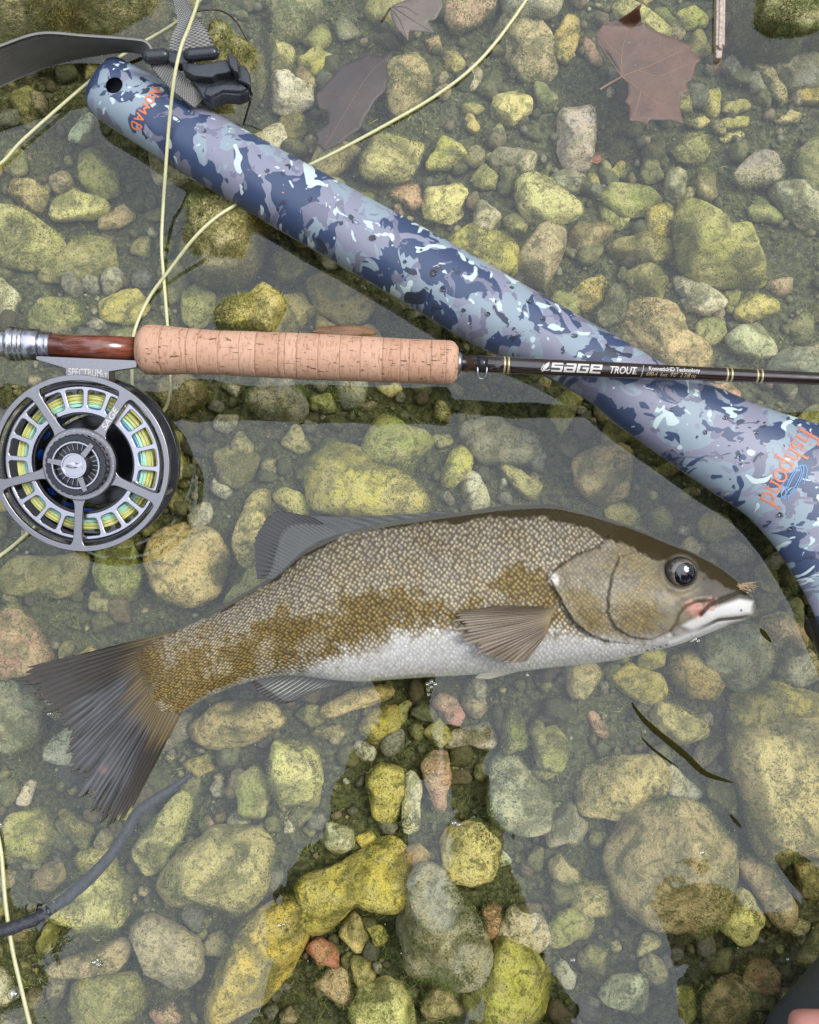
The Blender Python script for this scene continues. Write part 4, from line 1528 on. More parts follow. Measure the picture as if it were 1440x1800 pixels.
# lanyard hole drilled right through the end of the handle
bm = bmesh.new()
bmesh.ops.create_cone(bm, cap_ends=True, segments=40, radius1=0.0052, radius2=0.0052, depth=0.08)
cm = bpy.data.meshes.new('drill')
bm.to_mesh(cm)
bm.free()
cm.materials.append(M['black'])
cut = bpy.data.objects.new('drill', cm)
COL.objects.link(cut)
cut.location = P(203, 154, HZ + 0.012)
md = h0.modifiers.new('hole', 'BOOLEAN')
md.operation = 'DIFFERENCE'
md.solver = 'EXACT'
md.object = cut
md.material_mode = 'TRANSFER'
dg = bpy.context.evaluated_depsgraph_get()
me2 = bpy.data.meshes.new_from_object(h0.evaluated_get(dg))
bpy.data.objects.remove(h0)
bpy.data.objects.remove(cut)
me2.name = 'handle'
ho = bpy.data.objects.new('handle', me2)
COL.objects.link(ho)
put(ho, net)

hcx = (S[:, 0] + S[:, 2]) / 2
hcy = (S[:, 1] + S[:, 3]) / 2


def handle_top(x, y):
    """world points on the upper face of the handle under photograph points x, y (found by two passes)"""
    x, y = np.asarray(x, float), np.asarray(y, float)
    zz = np.full(x.shape, HZ + 0.016)
    for _ in range(4):
        w_ = P(x, y, zz)
        q = proj(np.stack([w_[..., 0], w_[..., 1], np.full(x.shape, HZ)], -1))
        a0 = S[:, 0:2]
        b0 = S[:, 2:4]
        e = b0 - a0
        # chord on which the point lies: signed side changes between neighbouring chords
        side = e[None, :, 0] * (q[..., None, 1] - a0[None, :, 1]) - e[None, :, 1] * (q[..., None, 0] - a0[None, :, 0])
        i = np.argmax((side[..., :-1] >= 0) != (side[..., 1:] >= 0), axis=-1)
        t = np.einsum('...k,...k->...', q - a0[i], e[i]) / np.einsum('...k,...k->...', e[i], e[i])
        cc = np.clip(1 - 2 * t, -0.995, 0.995)
        zz = HZ + S[i, 4] * 1e-3 * (1 - np.abs(cc) ** 2.3) ** 0.52
    return P(x, y, zz + 0.00025)


def on_handle(name, v, f, mat, base, rd, upd, scale):
    v, f = subdiv2(v * scale, f, 6.0)
    q = np.asarray(base)[None] + v[:, 0:1] * np.asarray(rd)[None] + v[:, 1:2] * np.asarray(upd)[None]
    w_ = handle_top(q[:, 0], q[:, 1])
    return put(ob(name, mesh_np(name, w_, f, False), mat), net)


def unit(x, y):
    k = math.hypot(x, y)
    return (x / k, y / k)


# "fishpond" in a bookish serif, reading down the yoke
W = 0.115
fx = 0.0
LET = []


def put_letter(lines, adv):
    global fx
    for ln in lines:
        ww = None
        if isinstance(ln, tuple):
            ln, ww = ln
        p = [(x + fx, y) for x, y in ln]
        LET.append((p, ww) if ww else (p, W))
    fx += adv


TH = 0.075
put_letter([[(0.16, 0), (0.16, 1.15)] + arc(0.40, 1.15, 0.24, 0.28, 180, 60, 8), ([(0.0, 0.72), (0.42, 0.72)], TH), ([(0.03, 0.03), (0.33, 0.03)], TH)], 0.46)
put_letter([[(0.16, 0), (0.16, 0.74)], ([(0.03, 0.03), (0.30, 0.03)], TH), ([(0.02, 0.71), (0.16, 0.71)], TH), [(0.10, 1.0), (0.22, 1.0)]], 0.38)
put_letter([(arc(0.26, 0.57, 0.19, 0.18, 40, 230, 10) + arc(0.24, 0.20, 0.20, 0.19, 60, -140, 12), W * 0.9)], 0.52)
put_letter([[(0.14, 0), (0.14, 1.3)], arc(0.36, 0.50, 0.22, 0.26, 180, 0, 10) + [(0.58, 0.0)], ([(0.0, 0.03), (0.28, 0.03)], TH), ([(0.45, 0.03), (0.72, 0.03)], TH), ([(0.0, 1.27), (0.14, 1.27)], TH)], 0.76)
put_letter([[(0.14, -0.5), (0.14, 0.74)], arc(0.36, 0.37, 0.28, 0.38, 150, -150, 18), ([(0.0, -0.47), (0.30, -0.47)], TH), ([(0.0, 0.71), (0.14, 0.71)], TH)], 0.74)
put_letter([arc(0.36, 0.37, 0.31, 0.38, 0, 360, 24)], 0.76)
put_letter([[(0.14, 0), (0.14, 0.74)], arc(0.36, 0.50, 0.22, 0.26, 180, 0, 10) + [(0.58, 0.0)], ([(0.0, 0.03), (0.28, 0.03)], TH), ([(0.45, 0.03), (0.72, 0.03)], TH), ([(0.0, 0.71), (0.14, 0.71)], TH)], 0.76)
put_letter([arc(0.36, 0.37, 0.28, 0.38, 30, 330, 18), [(0.58, 0), (0.58, 1.3)], ([(0.46, 1.27), (0.58, 1.27)], TH), ([(0.58, 0.03), (0.72, 0.03)], TH)], 0.78)
v_, f_ = strokes(LET, W)
rd = unit(-73, 128)
upd = (rd[1], -rd[0])
on_handle('lettering', v_, f_, M['orange'], (1409, 750), rd, upd, 150.0 / fx)['label'] = 'orange word fishpond printed on the net yoke'
# fish-shaped oval badge beside the word
lo = [arc(0, 0, 30, 9, 15, 345, 40), arc(0, 0, 24, 5.5, 20, 340, 40), arc(4, 4, 36, 13, 100, 215, 24), arc(2, -4, 34, 12, -80, 20, 20), [(29, 2), (38, 8)], [(29, -2), (38, -8)]]
v_, f_ = strokes(lo, 1.5)
bd = unit(-38, 74)
on_handle('badge', v_, f_, M['blueink'], (1397, 845), bd, (bd[1], -bd[0]), 1.0)
v_, f_ = strokes([[(-5, -3), (-5, 3)], [(0, -3.5), (0, 3.5)], [(5, -3), (5, 3)], [(-7, 0), (7, 0)]], 2.2)
on_handle('badge_mark', v_, f_, M['darkink'], (1401, 852), bd, (bd[1], -bd[0]), 1.0)
# "nomad" near the other end, upright strokes in faded orange
nx = [0.0]
LET = []
fx = 0.0
W = 0.15
put_letter([[(0.1, 0), (0.1, 1.0)], [(0.1, 1.0), (0.62, 0.0)], [(0.62, 0), (0.62, 1.0)]], 0.86)
put_letter([arc(0.35, 0.40, 0.28, 0.38, 0, 360, 20)], 0.82)
put_letter([[(0.1, 0), (0.1, 0.78)], [(0.1, 0.75), (0.42, 0.3)], [(0.42, 0.3), (0.75, 0.75)], [(0.75, 0), (0.75, 0.78)]], 0.98)
put_letter([[(0.05, 0), (0.34, 0.8)], [(0.34, 0.8), (0.64, 0)], [(0.16, 0.28), (0.52, 0.28)]], 0.80)
put_letter([[(0.1, 0), (0.1, 1.0)], [(0.1, 0.97)] + arc(0.1, 0.5, 0.5, 0.47, 90, -90, 16)], 0.7)
v_, f_ = strokes(LET, W)
rd = unit(-42, 74)
on_handle('lettering', v_, f_, M['orange'], (268, 150), rd, (rd[1], -rd[0]), 84.0 / fx)['label'] = 'orange word nomad printed at the handle end'
# hoop running on out of the frame from the yoke
hp = crom(np.array([P(1445, 1075, 0.008), P(1475, 1160, 0.006), P(1560, 1330, 0.004), P(1780, 1480, 0.003), P(2100, 1500, 0.003), P(2420, 1380, 0.004), P(2530, 1180, 0.006),
                    P(2430, 980, 0.008), P(2150, 870, 0.010), P(1900, 850, 0.012), P(1745, 880, 0.013)]), 90)
put(ob('hoop', tube_mesh('hoop', hp, 0.009, 14), M['black']), net)
sk = crom(np.array([P(1437, 1086, 0.001), P(1426, 1098, 0.0), P(1434, 1116, -0.002), P(1460, 1132, -0.004)]), 16)
put(ob('rubber_bag_edge', tube_mesh('rubber_bag_edge', sk, 0.004, 10), plain('black_rubber', (0.015, 0.014, 0.012), 0.35)), net)

# ------------------------------------------------------------------ fly rod
A3, B3 = P(0, 603, 0.053), P(1440, 666, 0.0385)
ex = (B3 - A3) / np.linalg.norm(B3 - A3)
ey = np.array([0, 1.0, 0]) - ex * ex[1]
ey /= np.linalg.norm(ey)
ezv = np.cross(ex, ey)
tt_ = np.linspace(-0.1, 0.65, 4000)
ppx = proj(A3[None] + tt_[:, None] * ex[None])[:, 0]


def rx(p):
    return np.interp(p, ppx, tt_)


def kpx(p):
    """metres per photograph pixel at the rod above pixel column p"""
    w_ = A3 + ex * float(rx(p))
    return ((H - w_[2]) * CT + w_[1] * ST) / F


def frame(org, rx_=0.0):
    c_, s_ = math.cos(rx_), math.sin(rx_)
    y2 = ey * c_ + ezv * s_
    z2 = -ey * s_ + ezv * c_
    return Matrix([[ex[0], y2[0], z2[0], org[0]], [ex[1], y2[1], z2[1], org[1]], [ex[2], y2[2], z2[2], org[2]], [0, 0, 0, 1]])


rod = empty('fly_rod')
rod.matrix_world = frame(A3)
tag(rod, 'fly rod with cork grip and dark brown blank laid across the net handle', 'fly rod')


def turn(name, prof, mat, parent=rod, seg=56):
    """lathe part from (pixel column, pixel radius) pairs"""
    pr = [(float(rx(p)), r * kpx(p)) for p, r in prof]
    return ob(name, lathe_mesh(name, pr, seg), mat, parent)


turn('thread_sleeve', [(-140, 0)] + [(x_, 23.5 + (1.4 if k % 2 else -1.2)) for k, x_ in enumerate(np.arange(-140, 18, 4))] + [(18, 20)], M['steel'])
turn('locking_ring', [(15, 20), (15, 29), (17, 31), (24, 31.5), (27, 30), (29, 27.5), (31, 30), (35, 30.5), (37, 27.5), (39, 29), (44, 29), (46, 27)], M['steel'])
turn('hood', [(45, 20), (45, 28), (47, 28.5), (70, 27.5), (72, 25), (72, 20)], M['silver'])
turn('seat_ring', [(71, 18), (71, 23), (77, 23), (78, 21.5), (80, 23), (82, 21.5), (84, 23), (91, 22.6), (91, 18)], M['silver'])
m = NT('rosewood')
v = m.coord()
mp = m.n('Mapping')
m.set(mp, 'Vector', v)
mp.inputs['Scale'].default_value = (0.12, 1, 1)
n = m.noise(mp.outputs[0], 700, 4, 0.6, 0.5)
n2 = m.noise(mp.outputs[0], 2200, 3)
cwd = m.mix(m.ramp(n, 0.35, 0.65), (0.10, 0.022, 0.012), (0.24, 0.065, 0.03))
cwd = m.mix(m.ramp(n2, 0.55, 0.7, 0, 0.6), cwd, (0.03, 0.008, 0.006))
M['wood'] = m.done(m.bsdf(cwd, 0.25, Coat_Weight=0.9, Coat_Roughness=0.06))
turn('wood_seat', [(90, 0), (90, 21.5), (246, 21), (246, 0)], M['wood'])

# cork grip: a row of glued rings, each its own piece
m = NT('cork')
inf = m.n('ObjectInfo')
v = m.coord()
cad = m.n('VectorMath', operation='ADD')
m.t.links.new(v, cad.inputs[0])
cb = m.n('CombineXYZ')
for k in range(3):
    m.t.links.new(m.math('MULTIPLY', inf.outputs['Random'], 2.0), cb.inputs[k])
m.t.links.new(cb.outputs[0], cad.inputs[1])
v = cad.outputs[0]
n = m.noise(v, 350, 4, 0.6)
mp = m.n('Mapping')
m.set(mp, 'Vector', v)
mp.inputs['Scale'].default_value = (1.6, 0.30, 0.30)
n2 = m.noise(mp.outputs[0], 620, 4, 0.6, 0.4)
mp2 = m.n('Mapping')
m.set(mp2, 'Vector', v)
mp2.inputs['Scale'].default_value = (0.45, 1.9, 1.9)
n3 = m.noise(mp2.outputs[0], 430, 3, 0.55)
cr_ = m.mix(inf.outputs['Random'], (0.42, 0.22, 0.13), (0.56, 0.335, 0.225))
cr_ = m.mix(m.ramp(n, 0.4, 0.7, 0, 0.5), cr_, (0.52, 0.33, 0.22))
cr_ = m.mix(m.ramp(n2, 0.52, 0.66, 0, 0.65), cr_, (0.26, 0.11, 0.045))
pits = m.ramp(n3, 0.625, 0.68, 0.0, 0.9)
cr_ = m.mix(pits, cr_, (0.06, 0.020, 0.008))
bb_ = m.bsdf(cr_, 0.7)
m.set(bb_, 'Normal', m.bump(m.math('SUBTRACT', m.math('MULTIPLY', n2, -0.4), pits), 0.6, 0.0005))
M['cork'] = m.done(bb_)
grip = empty('cork_grip')
grip.parent = rod
GP = np.array([(243, 27), (246, 35), (252, 41), (262, 43.5), (290, 43), (330, 40.5), (380, 38.5), (440, 39.5), (520, 40.5), (600, 40), (680, 39), (740, 38.5), (785, 39), (797, 38), (802, 33), (804, 24)])
gxs = np.linspace(243, 804, 400)
gr = np.interp(gxs, GP[:, 0], GP[:, 1])
gr = np.convolve(np.pad(gr, 4, 'edge'), np.ones(9) / 9, 'valid')
edges_ = [243, 288, 333, 352, 388, 424, 452, 492, 503, 524, 561, 598, 634, 672, 703, 718, 756, 782, 804]
rgk = np.random.default_rng(3)
for e0, e1 in zip(edges_[:-1], edges_[1:]):
    xs = np.linspace(e0 + 0.04, e1 - 0.04, max(4, int((e1 - e0) / 2.5)))
    rs = np.interp(xs, gxs, gr)
    dr = rgk.normal(0, 0.10)
    pr = [(xs[0], 4.0), (xs[0], rs[0] - 0.12 + dr)] + [(a_, b_ + dr) for a_, b_ in zip(xs[1:-1], rs[1:-1])] + [(xs[-1], rs[-1] - 0.12 + dr), (xs[-1], 4.0)]
    turn('cork_ring', pr, M['cork'], grip, 48)
turn('winding_check', [(803.5, 5), (803.5, 19), (806, 20), (809, 18.5), (812, 16), (812, 5)], M['silver'])
turn('blank', [(810, 0), (810, 14.8), (900, 14.6), (1000, 14.0), (1100, 13.3), (1250, 12.3), (1440, 11.2), (1900, 8.5), (2600, 6.5), (2600, 0)], M['blank'])
for x_ in (886, 893, 1276, 1284, 1329, 1337):
    r_ = np.interp(x_, [810, 900, 1100, 1250, 1440], [14.8, 14.6, 13.3, 12.3, 11.2])
    turn('trim_band', [(x_ - 1.6, r_ - 1), (x_ - 1.6, r_ + 0.7), (x_ + 1.6, r_ + 0.7), (x_ + 1.6, r_ - 1)], M['gold'])
kp = kpx(847)
hk = np.array([(-8.5, -6, 10), (-8, -13, 11), (-7.5, -20, 9), (-5, -26, 5), (0, -28, 3), (5, -26, 5), (7.5, -20, 9), (8, -13, 11), (8.5, -6, 10)]) * kp
hk[:, 0] += float(rx(847))
ob('hook_keeper', tube_mesh('hook_keeper', crom(hk, 40), 0.00045, 8), M['silver'], rod)
turn('keeper_wrap', [(838, 14), (838, 15.3), (856, 15.2), (856, 14)], M['black'])

# lettering on the blank, turned towards the reader
TURN = math.radians(17)


def on_blank(name, v, f, x0, y0, sx, sy, mat):
    """flat glyphs to the blank: pixel column x0, offset y0 across, scale in pixels a unit"""
    v, f = subdiv2(v * np.array([sx, sy]), f, 5.0)
    px_ = x0 + v[:, 0]
    k = kpx(x0)
    r_ = np.interp(px_, [810, 900, 1100, 1250, 1440], [14.8, 14.6, 13.3, 12.3, 11.2]) * k + 0.00008
    t_ = np.clip((y0 + v[:, 1]) * k / r_, -0.97, 0.97)
    an = np.arcsin(t_) - TURN
    w_ = np.stack([rx(px_), np.sin(an) * r_, np.cos(an) * r_], -1)
    return ob(name, mesh_np(name, w_, f, False), mat, rod)


def bold(lines):
    return [np.array(l) for l in lines]


SG = []
for k, pl in enumerate(([(1, 1), (0.08, 1), (0.08, .56), (0.92, .56), (0.92, 0.0), (0, 0)], [(0.1, 1), (0.92, 1), (0.92, 0), (0.08, 0), (0.08, .5), (0.92, .5)],
                        [(1, 1), (0.08, 1), (0.08, 0), (0.92, 0), (0.92, .52), (.45, .52)], [(1, 0), (0.08, 0), (0.08, 1), (0.92, 1), (0.92, .52), (0.08, .52)])):
    SG.append([((x_ + k * 1.22) + 0.12 * y_, y_) for x_, y_ in pl])
v_, f_ = strokes(SG, 0.24)
v_[:, 0] /= 4.85
on_blank('lettering', v_, f_, 967, -6.2, 90, 12.5, M['ink'])['label'] = 'cream word SAGE printed on the blank'
lf = [np.array([(0, 0), (2.5, 7), (7, 12.5), (12.5, 16), (12, 10), (8.5, 4.5), (3.5, 1.0)]), ]
v_ = np.concatenate([lf[0], [[6.5, 6.5]]])
f_ = np.array([[i, (i + 1) % 7, 7] for i in range(7)])
on_blank('leaf_mark', v_, f_, 951, -7.0, 1, 1, M['ink'])
v_, f_ = strokes([[(0, -1), (5, 1), (11, 1.2), (14, 3)], [(-1.5, 1), (0, 6), (3.5, 10.5)]], 1.6)
on_blank('leaf_mark', v_, f_, 951, -7.0, 1, 1, M['ink'])
v_, f_ = glyph_mesh('t', 'TROUT', 0.25, 0.02)
on_blank('lettering', v_, f_, 1068, -6.0, 14.0, 17.5, M['ink'])['label'] = 'cream word TROUT printed on the blank'
v_, f_ = glyph_mesh('t', 'LL', 0.25)
on_blank('lettering', v_, f_, 1108, -6.0, 9.0, 9.5, M['ink'])
v_, f_ = strokes([[(0, -10), (3.5, 10)]], 0.9)
on_blank('divider_line', v_, f_, 1125, 0, 1, 1, M['ink'])
v_, f_ = glyph_mesh('t', 'KonneticHD Technology', 0.0, 0.015)
on_blank('lettering', v_, f_, 1137, 2.0, 90 / v_[:, 0].max(), 9.5, M['ink'])['label'] = 'small line KonneticHD Technology on the blank'
v_, f_ = glyph_mesh('t', '690-4  6wt  9\'0"  2 7/8 oz', 0.25)
on_blank('lettering', v_, f_, 1133, -7.8, 88 / v_[:, 0].max(), 10.0, M['gold'])['label'] = 'small line 690-4 6wt 9\'0" 2 7/8 oz'

# ------------------------------------------------------------------ fly reel
K = kpx(150) * 1.02
RT = math.radians(17)
R0 = A3 + ex * float(rx(160))
reel = empty('fly_reel')
reel.matrix_world = frame(R0, RT)
tag(reel, 'silver and gunmetal large arbor fly reel hanging from the wooden reel seat', 'fly reel')
RC = np.array([-4.0, -199.0]) * K            # reel centre from the rod axis, local x y


def plate(name, outer, holes, zlo, zhi, mat, parent=reel, bev=0.00035):
    """flat metal plate with openings, from 2-D outlines in metres"""
    cu = bpy.data.curves.new(name, 'CURVE')
    cu.dimensions = '2D'
    cu.fill_mode = 'BOTH'
    for ring in [outer] + holes:
        sp = cu.splines.new('POLY')
        sp.points.add(len(ring) - 1)
        sp.points.foreach_set('co', np.concatenate([np.asarray(ring, float), np.zeros((len(ring), 1)), np.ones((len(ring), 1))], 1).ravel())
        sp.use_cyclic_u = True
    cu.extrude = (zhi - zlo) / 2 - bev
    cu.bevel_depth = bev
    cu.bevel_resolution = 1
    cu.offset = -bev
    o = bpy.data.objects.new(name, cu)
    COL.objects.link(o)
    dg = bpy.context.evaluated_depsgraph_get()
    me = bpy.data.meshes.new_from_object(o.evaluated_get(dg))
    bpy.data.objects.remove(o)
    bpy.data.curves.remove(cu)
    me.name = name
    n = ob(name, me, mat, parent)
    n.location = (RC[0], RC[1], (zlo + zhi) / 2)
    return n


def circ(r, n=120):
    t = np.linspace(0, 2 * math.pi, n, endpoint=False)
    return np.stack([np.cos(t), np.sin(t)], -1) * r


PX = K
ARM = [58, 124, 197, 268, 337]


def gap_hole(a0, a1, r0, r1, w0, flare):
    """opening between two arms"""
    rr = np.linspace(r0, r1, 40)
    wv = w0 + flare * np.exp(-(rr - r0) / 5.0) + flare * np.exp(-(r1 - rr) / 5.0)
    lft = np.radians(a0) + (wv / 2) / rr
    rgt = np.radians(a1) - (wv / 2) / rr
    out = [(r_ * math.cos(t), r_ * math.sin(t)) for r_, t in zip(rr, lft)]
    tt = np.linspace(lft[-1], rgt[-1], 40)[1:-1]
    out += [(r1 * math.cos(t), r1 * math.sin(t)) for t in tt]
    out += [(r_ * math.cos(t), r_ * math.sin(t)) for r_, t in zip(rr[::-1], rgt[::-1])]
    tt = np.linspace(rgt[0], lft[0], 20)[1:-1]
    out += [(r0 * math.cos(t), r0 * math.sin(t)) for t in tt]
    return np.array(out) * PX


gaps = [gap_hole(ARM[i], ARM[(i + 1) % 5] + (360 if i == 4 else 0), 62, 141, 14.5, 12) for i in range(5)]
plate('frame', circ(151 * PX, 160), gaps + [circ(40 * PX, 60)], 0.0120, 0.0145, M['gun'])
wins = []
for k in range(20):
    ac = math.radians(k * 18 + 7)
    hw0, hw1 = 0.120, 0.124
    r0, r1 = 96, 127
    cn_ = []
    for (rr, th) in ((r0, -hw0), (r1, -hw1), (r1, hw1), (r0, hw0)):
        cn_.append((rr * math.cos(ac + th), rr * math.sin(ac + th)))
    cn_ = np.array(cn_)
    # rounded corners
    ring = []
    for i in range(4):
        p, q, n_ = cn_[i], cn_[i - 1], cn_[(i + 1) % 4]
        a_ = p + (q - p) / np.linalg.norm(q - p) * 6
        b_ = p + (n_ - p) / np.linalg.norm(n_ - p) * 6
        for t in np.linspace(0, 1, 5):
            ring.append((1 - t) ** 2 * a_ + 2 * t * (1 - t) * p + t * t * b_)
    wins.append(np.array(ring) * PX)
spool = empty('spool')
spool.parent = reel
plate('rim', circ(132 * PX, 140), [circ(87 * PX, 100)] + wins, 0.0075, 0.0098, M['silver'], spool)
plate('rim', circ(132 * PX, 140), [circ(87 * PX, 100)] + wins, -0.0125, -0.0105, M['gun'], spool)
plate('back_frame', circ(150 * PX, 160), [circ(134 * PX, 140)], -0.0165, -0.0095, M['black'])
plate('back_plate', circ(80 * PX, 100), [], -0.0160, -0.0140, M['black'])


def ring_wall(name, r0, r1, z0, z1, mat, parent, seg=120):
    t = np.linspace(0, 2 * math.pi, seg, endpoint=False)
    pr = [(r0, z0), (r1, z0), (r1, z1), (r0, z1), (r0, z0)]
    v = np.concatenate([np.stack([RC[0] + r_ * np.cos(t), RC[1] + r_ * np.sin(t), np.full(seg, z_)], -1) for r_, z_ in pr])
    return ob(name, mesh_np(name, v, grid_faces(5, seg, True), False), mat, parent)


ring_wall('arbor', 84 * PX, 90 * PX, -0.0125, 0.0080, M['black'], spool)
ring_wall('inner_cage', 133.5 * PX, 136 * PX, 0.0085, 0.0122, M['black'], reel)
blue = plain('blue_backing', (0.01, 0.10, 0.60), 0.25, 0.2, 500)
for k in range(15):
    t = math.radians(k * 24 + 5)
    r_ = 83.6 * PX
    c0 = np.array([RC[0] + r_ * math.cos(t), RC[1] + r_ * math.sin(t), 0.000])
    vx = np.array([-math.sin(t), math.cos(t), 0])
    nn_ = np.array([-math.cos(t), -math.sin(t), 0])
    an = np.linspace(0, 2 * math.pi, 18, endpoint=False)
    v = [c0 + nn_ * 0.0006] + [c0 + 0.0030 * math.cos(q) * vx + 0.0042 * math.sin(q) * np.array([0, 0, 1]) for q in an]
    ob('arbor_port', mesh_np('arbor_port', np.array(v), np.array([[0, 1 + i, 1 + (i + 1) % 18] for i in range(18)])), blue, spool)
# wound line: turns of yellow over pale green over blue
lm = {'y': plain('yellow_fly_line', (0.55, 0.54, 0.18), 0.45, 0.08, 300), 'g': plain('mint_running_line', (0.38, 0.68, 0.50), 0.45, 0.08, 300), 'b': plain('blue_backing_line', (0.02, 0.12, 0.45), 0.45, 0.1, 300)}
coil = empty('wound_line')
coil.parent = reel
tq = np.linspace(0, 2 * math.pi, 97)
for r_, key in ((91.5, 'b'), (94.5, 'b'), (97.5, 'g'), (100.5, 'g'), (103.5, 'g'), (106.5, 'y'), (109.5, 'y'), (112.5, 'y'), (115.5, 'y')):
    for zz in (0.0055, 0.0036, -0.004, -0.008):
        if zz < 0 and r_ < 115:
            continue
        rr = (r_ + 0.6 * np.sin(tq * 3 + r_)) * PX
        pth = np.stack([RC[0] + rr * np.cos(tq), RC[1] + rr * np.sin(tq), zz + 0.0004 * np.sin(tq * 2 + r_)], -1)
        ob('line_turn', tube_mesh('line_turn', pth, 0.00062, 8, False), lm[key], coil)
for k in range(5):
    t = math.radians(ARM[k] + 4)
    pth = np.array([[RC[0] + 143 * PX * math.cos(t), RC[1] + 143 * PX * math.sin(t), z_] for z_ in (-0.0140, -0.005, 0.005, 0.0125)])
    ob('pillar', tube_mesh('pillar', pth, 0.0019, 14), M['gun'], reel)


# drag knob in the middle, turned about the reel axis
def knob(name, prof, mat, parent, seg=72, flute=0, famp=0.0, off=(0, 0)):
    t = np.linspace(0, 2 * math.pi, seg, endpoint=False)
    v = []
    for r_, z_ in prof:
        rr = r_ * PX * (1 + (famp * np.sign(np.sin(flute * t)) if flute and r_ > 40 else 0 * t))
        v.append(np.stack([RC[0] + off[0] * PX + rr * np.cos(t), RC[1] + off[1] * PX + rr * np.sin(t), np.full(seg, z_)], -1))
    return ob(name, mesh_np(name, np.concatenate(v), grid_faces(len(prof), seg, True), False), mat, parent)


dk = empty('drag_knob')
dk.parent = reel
knob('hub_collar', [(62, 0.0125), (62, 0.0162), (60, 0.0168), (52, 0.0168), (52, 0.012)], M['gun'], dk)
knob('dial', [(51.5, 0.015), (51.5, 0.0215), (50, 0.0222), (41, 0.0222), (40, 0.0212), (38, 0.0180), (20, 0.0178), (0, 0.0178)], M['black'], dk, 180, 30, 0.012)
knob('inner_ring', [(40.5, 0.0216), (40, 0.0226), (37.5, 0.0226), (37, 0.0182)], M['silver'], dk)
for k in range(24):
    t0_ = math.radians(k * 15)
    v = []
    for z_ in (0.0179, 0.0190):
        for (r_, dt) in ((25, -0.022), (36, -0.017), (36, 0.017), (25, 0.022)):
            v.append((RC[0] + r_ * PX * math.cos(t0_ + dt), RC[1] + r_ * PX * math.sin(t0_ + dt), z_))
    ob('dial_rib', mesh_np('dial_rib', np.array(v), np.array([[4, 5, 6, 7], [0, 1, 5, 4], [1, 2, 6, 5], [2, 3, 7, 6], [3, 0, 4, 7]]), False), M['gun'], dk)
for t0_ in (52, 172, 292):
    t0_ = math.radians(t0_)
    v = []
    for z_ in (0.0205, 0.0236):
        for (r_, w_) in ((18, -5), (46, -3.6), (46, 3.6), (18, 5)):
            v.append((RC[0] + (r_ * math.cos(t0_) - w_ * math.sin(t0_)) * PX, RC[1] + (r_ * math.sin(t0_) + w_ * math.cos(t0_)) * PX, z_))
    ob('spoke', mesh_np('spoke', np.array(v), np.array([[4, 5, 6, 7], [0, 1, 5, 4], [1, 2, 6, 5], [2, 3, 7, 6], [3, 0, 4, 7]]), False), M['gun'], dk)
knob('cap', [(22, 0.0178), (22, 0.0250), (21, 0.0258), (18.5, 0.0258), (18, 0.0252), (0, 0.0252)], M['silver'], dk)
fishp = np.array([(-14, -1), (-8, 5), (0, 6), (8, 3.5), (14, 6), (13, 0), (15, -5), (8, -2), (0, -5), (-8, -4.5)]) * PX
v = [(RC[0] + p[0], RC[1] + p[1], 0.0254) for p in fishp] + [(RC[0], RC[1], 0.0262)]
ob('trout_emblem', mesh_np('trout_emblem', np.array(v), np.array([[i, (i + 1) % 10, 10] for i in range(10)])), M['steel'], dk)
for k in range(22):
    t0_ = math.radians(k * 360 / 22)
    q = np.array([RC[0] + 56.5 * PX * math.cos(t0_), RC[1] + 56.5 * PX * math.sin(t0_), 0.01682])
    ob('dial_dot', mesh_np('dial_dot', ICO[1][0] * 0.00035 + q, ICO[1][1]), M['ink'], dk)

# reel foot clamped along the lower side of the seat
ft = []
pf = [(72, -20), (72, -25), (124, -38), (124, -60), (198, -60), (198, -40), (246, -31), (246, -20)]
for z_ in (-0.0055, 0.0072):
    for p, y_ in pf:
        ft.append((float(rx(p)) - float(rx(160)), y_ * K, z_))
n = len(pf)
ft = np.array(ft)
fq = [[i, (i + 1) % n, (i + 1) % n + n, i + n] for i in range(n)]
me = bpy.data.meshes.new('foot')
me.from_pydata(ft.tolist(), [], [list(range(n))[::-1], list(range(n, 2 * n))] + fq)
me.update()
ob('foot', me, M['gun'], reel)
v_, f_ = glyph_mesh('t', 'SPECTRUM', 0.0, 0.01)
sc_ = 56 * K / v_[:, 0].max()
w_ = np.stack([v_[:, 0] * sc_ + float(rx(128)) - float(rx(160)), v_[:, 1] * 18 * K - 50 * K, np.full(len(v_), 0.00745)], -1)
ob('lettering', mesh_np('lettering', w_, f_, False), M['ink'], reel)['label'] = 'pale word SPECTRUM engraved on the reel foot'
v_, f_ = glyph_mesh('t', 'LT', 0.0, 0.01)
w_ = np.stack([v_[:, 0] * 9 * K + float(rx(186)) - float(rx(160)), v_[:, 1] * 10 * K - 50 * K, np.full(len(v_), 0.00745)], -1)
ob('lettering', mesh_np('lettering', w_, f_, False), M['ink'], reel)
v_, f_ = glyph_mesh('t', 'SAGE', 0.2, 0.02)
t0_ = math.radians(58)
v_ = v_ * np.array([44, 14]) / np.array([v_[:, 0].max(), 1]) + np.array([72, -5])
w_ = np.stack([RC[0] + (v_[:, 0] * math.cos(t0_) - v_[:, 1] * math.sin(t0_)) * PX, RC[1] + (v_[:, 0] * math.sin(t0_) + v_[:, 1] * math.cos(t0_)) * PX, np.full(len(v_), 0.01465)], -1)
ob('lettering', mesh_np('lettering', w_, f_, False), M['ink'], reel)['label'] = 'pale word SAGE engraved on one arm'

